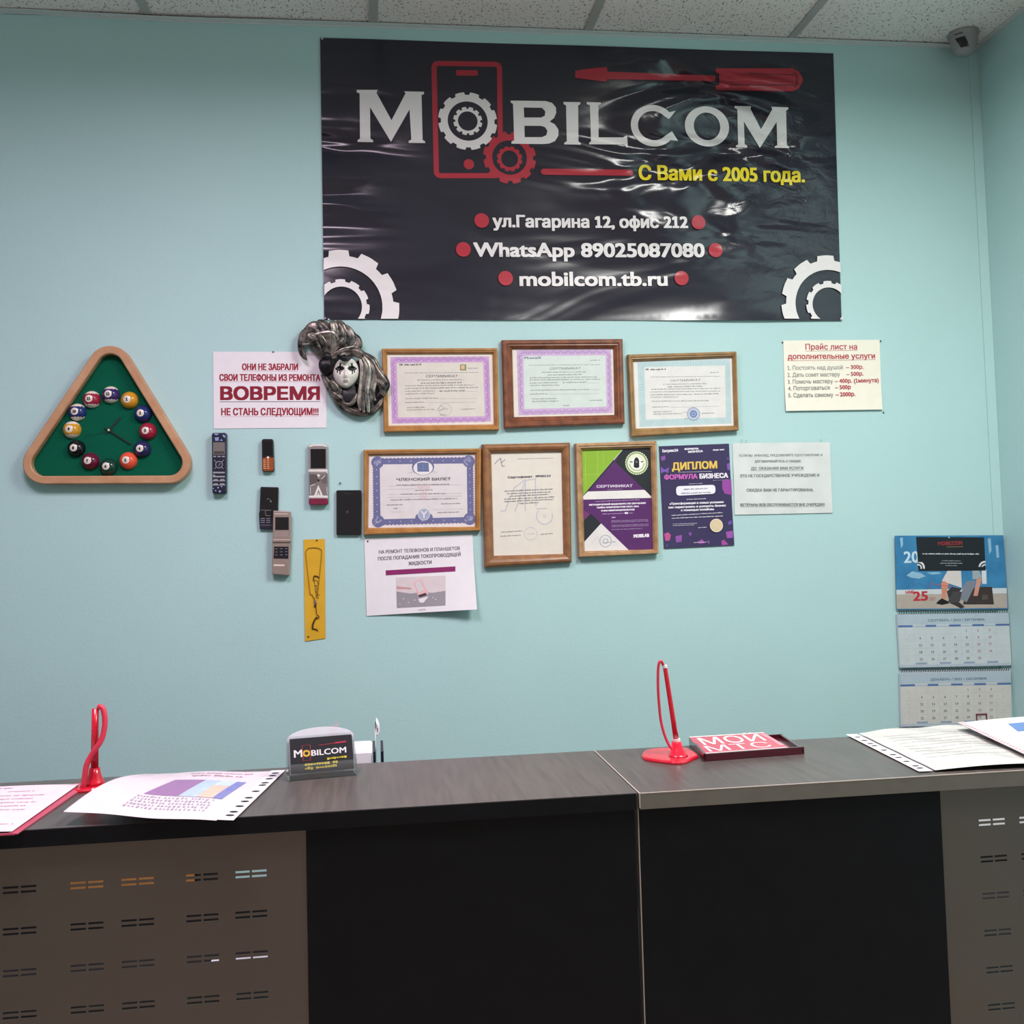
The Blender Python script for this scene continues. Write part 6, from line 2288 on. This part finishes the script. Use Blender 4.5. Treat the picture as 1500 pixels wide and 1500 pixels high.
sheetL = s.build('printed_sheet', None, tuple((bl3 + tr3) / 2), .024)
tag(sheetL, 'printed white sheet in a punched clear sleeve, lying left of the card holder', 'paper')
sleeve(sheetL, plc, 0, .9, (.9, 1.0), (.08, .14, .24, .33, .40, .53, .66, .71, .80, .87, .93))

# right: blank looking sheet in a punched sleeve
bl3 = Vector((*(0.8027,-1.364), ZC0 + .0006))
tl3 = Vector((*(0.8258,-1.0664), ZC0 + .0006))
e3 = Vector((.27, -.01, .003))
plc = quad_place(tl3 + Vector((.245, -.003, .004)), tl3, bl3, bl3 + Vector((.25, -.012, .002)), None)
plc = quad_place(tl3, tl3 + Vector((.245, -.003, .003)), bl3 + Vector((.25, -.014, .001)), bl3, lambda u, v: .0016 * math.sin(13 * u + 7 * v) * math.sin(11 * v) * min(1, u * 3) + .0042 * math.sin(PI * min(1, max(0, (u - .09) * 1.1))) + (.0018 if u > .1 else 0))
s = Sheet(plc)
s.base([(.10, 1), (1, 1), (1, 0), (.10, 0)], M_shw, 22, 22)
s.d = .0004
for i in range(9):
    s.greek((.2, .82 - .07 * i), (.95, .82 - .07 * i), (0, .02), '#bdbdb8', 430 + i)
sheetR = s.build('printed_sheet', None, tuple((bl3 + tl3) / 2 + Vector((.12, 0, 0))), .05)
tag(sheetR, 'white sheet in a punched clear sleeve below the wall calendar, at the counter edge', 'paper')
sleeve(sheetR, plc, .08, 1, (0.0, .085), (.07, .12, .23, .33, .40, .52, .65, .71, .80, .9))

# right: second sheet with pink punched edge resting on it
tl3 = Vector((*(1.0142,-1.1087), 1.150))
ml3 = Vector((*(0.9893,-1.3364), 1.1425))
dv_ = (ml3 - tl3)
bl3 = tl3 + dv_ * 1.15
tr3 = tl3 + Vector((.22, .03, -.001))
br3 = bl3 + Vector((.22, .03, 0))
plc = quad_place(tl3, tr3, br3, bl3, lambda u, v: .002 * math.sin(PI * u))
s = Sheet(plc)
s.base(UNIT, M_shw, 10, 10)
s.step = .00006
s.poly([(.30, .62), (.36, .84), (.9, .84), (.9, .62)], '#5c78a6')
s.poly([(.55, .62), (.58, .75), (.9, .75), (.9, .62)], '#a9bdd0')
for i in range(5):
    s.greek((.25, .5 - .08 * i), (.9, .5 - .08 * i), (0, .02), '#a5a5ad', 450 + i)
top = s.build('document_sheet', None, tuple((tl3 + br3) / 2), .05)
tag(top, 'white sheet with pink punched edge and blue picture, on top of another sheet', 'paper')
s = Sheet(plc)
s.d = .0008
s.raw([(0, 0), (.055, 0), (.055, 1), (0, 1)], [(0, 1, 2, 3)], mat('edge_pink', '#e6c4c8', .5))
for i in range(27):
    s.d = .0009
    y = .03 + .036 * i
    s.poly([(.012, y), (.042, y), (.042, y + .016), (.012, y + .016)], '#7d6068')
o = s.build('punched_edge', top, (0, 0, 0))
o.location = -top.location
o['label'] = 'pink punched edge'

# ---------------------------------------------------------------- things standing on the desk behind the counter
p0, p1 = (-0.0339,1.1392), (-0.0047,1.1388)
mb = MB()
mb.box(p0[0] - .03, p1[0], -1.03, -.93, .7455, p0[1], mat('carton_white', '#eeeaf0', .6, var=.02), .002)
tag(mb.build('carton', None, (p0[0], -.98, .7455)), 'white carton just showing above the counter behind the card holder', 'box')
p0, p1 = (-0.004,1.1383), (0.0147,1.1373)
mb = MB()
MF = mat('file_black', '#17172a', .45)
for x0, x1 in ((p0[0] + .0008, p0[0] + .0045), (p1[0] - .0045, p1[0])):
    mb.box(x0, x1, -1.03, -.93, .7455, p0[1], MF)
mb.box(p0[0] + .0045, p1[0] - .0045, -1.03, -.93, .7455, .749, MF)
fb = mb.build('file_box', None, (p0[0], -.98, .7455))
tag(fb, 'narrow black file box behind the counter, right of the white carton', 'file box')
mb = MB()
xm = (p0[0] + p1[0]) / 2
for i in range(1):
    pts = [(xm - .004, .7457), (xm - .004, p0[1] - .01), (xm - .001, p0[1] + .008), (xm + .003, p0[1] + .018), (xm - .001, p0[1] + .03)]
    P_ = spline(pts, 24)
    mb.loops([[(x - .001, -.925, z), (x + .001, -.925, z), (x + .001, -.87, z), (x - .001, -.87, z)] for x, z in P_], M_pap, True, True, True)
tag(mb.build('paper_sheet', None, (xm, -.90, .7457)), 'curling white paper standing just behind the narrow black file box', 'paper')
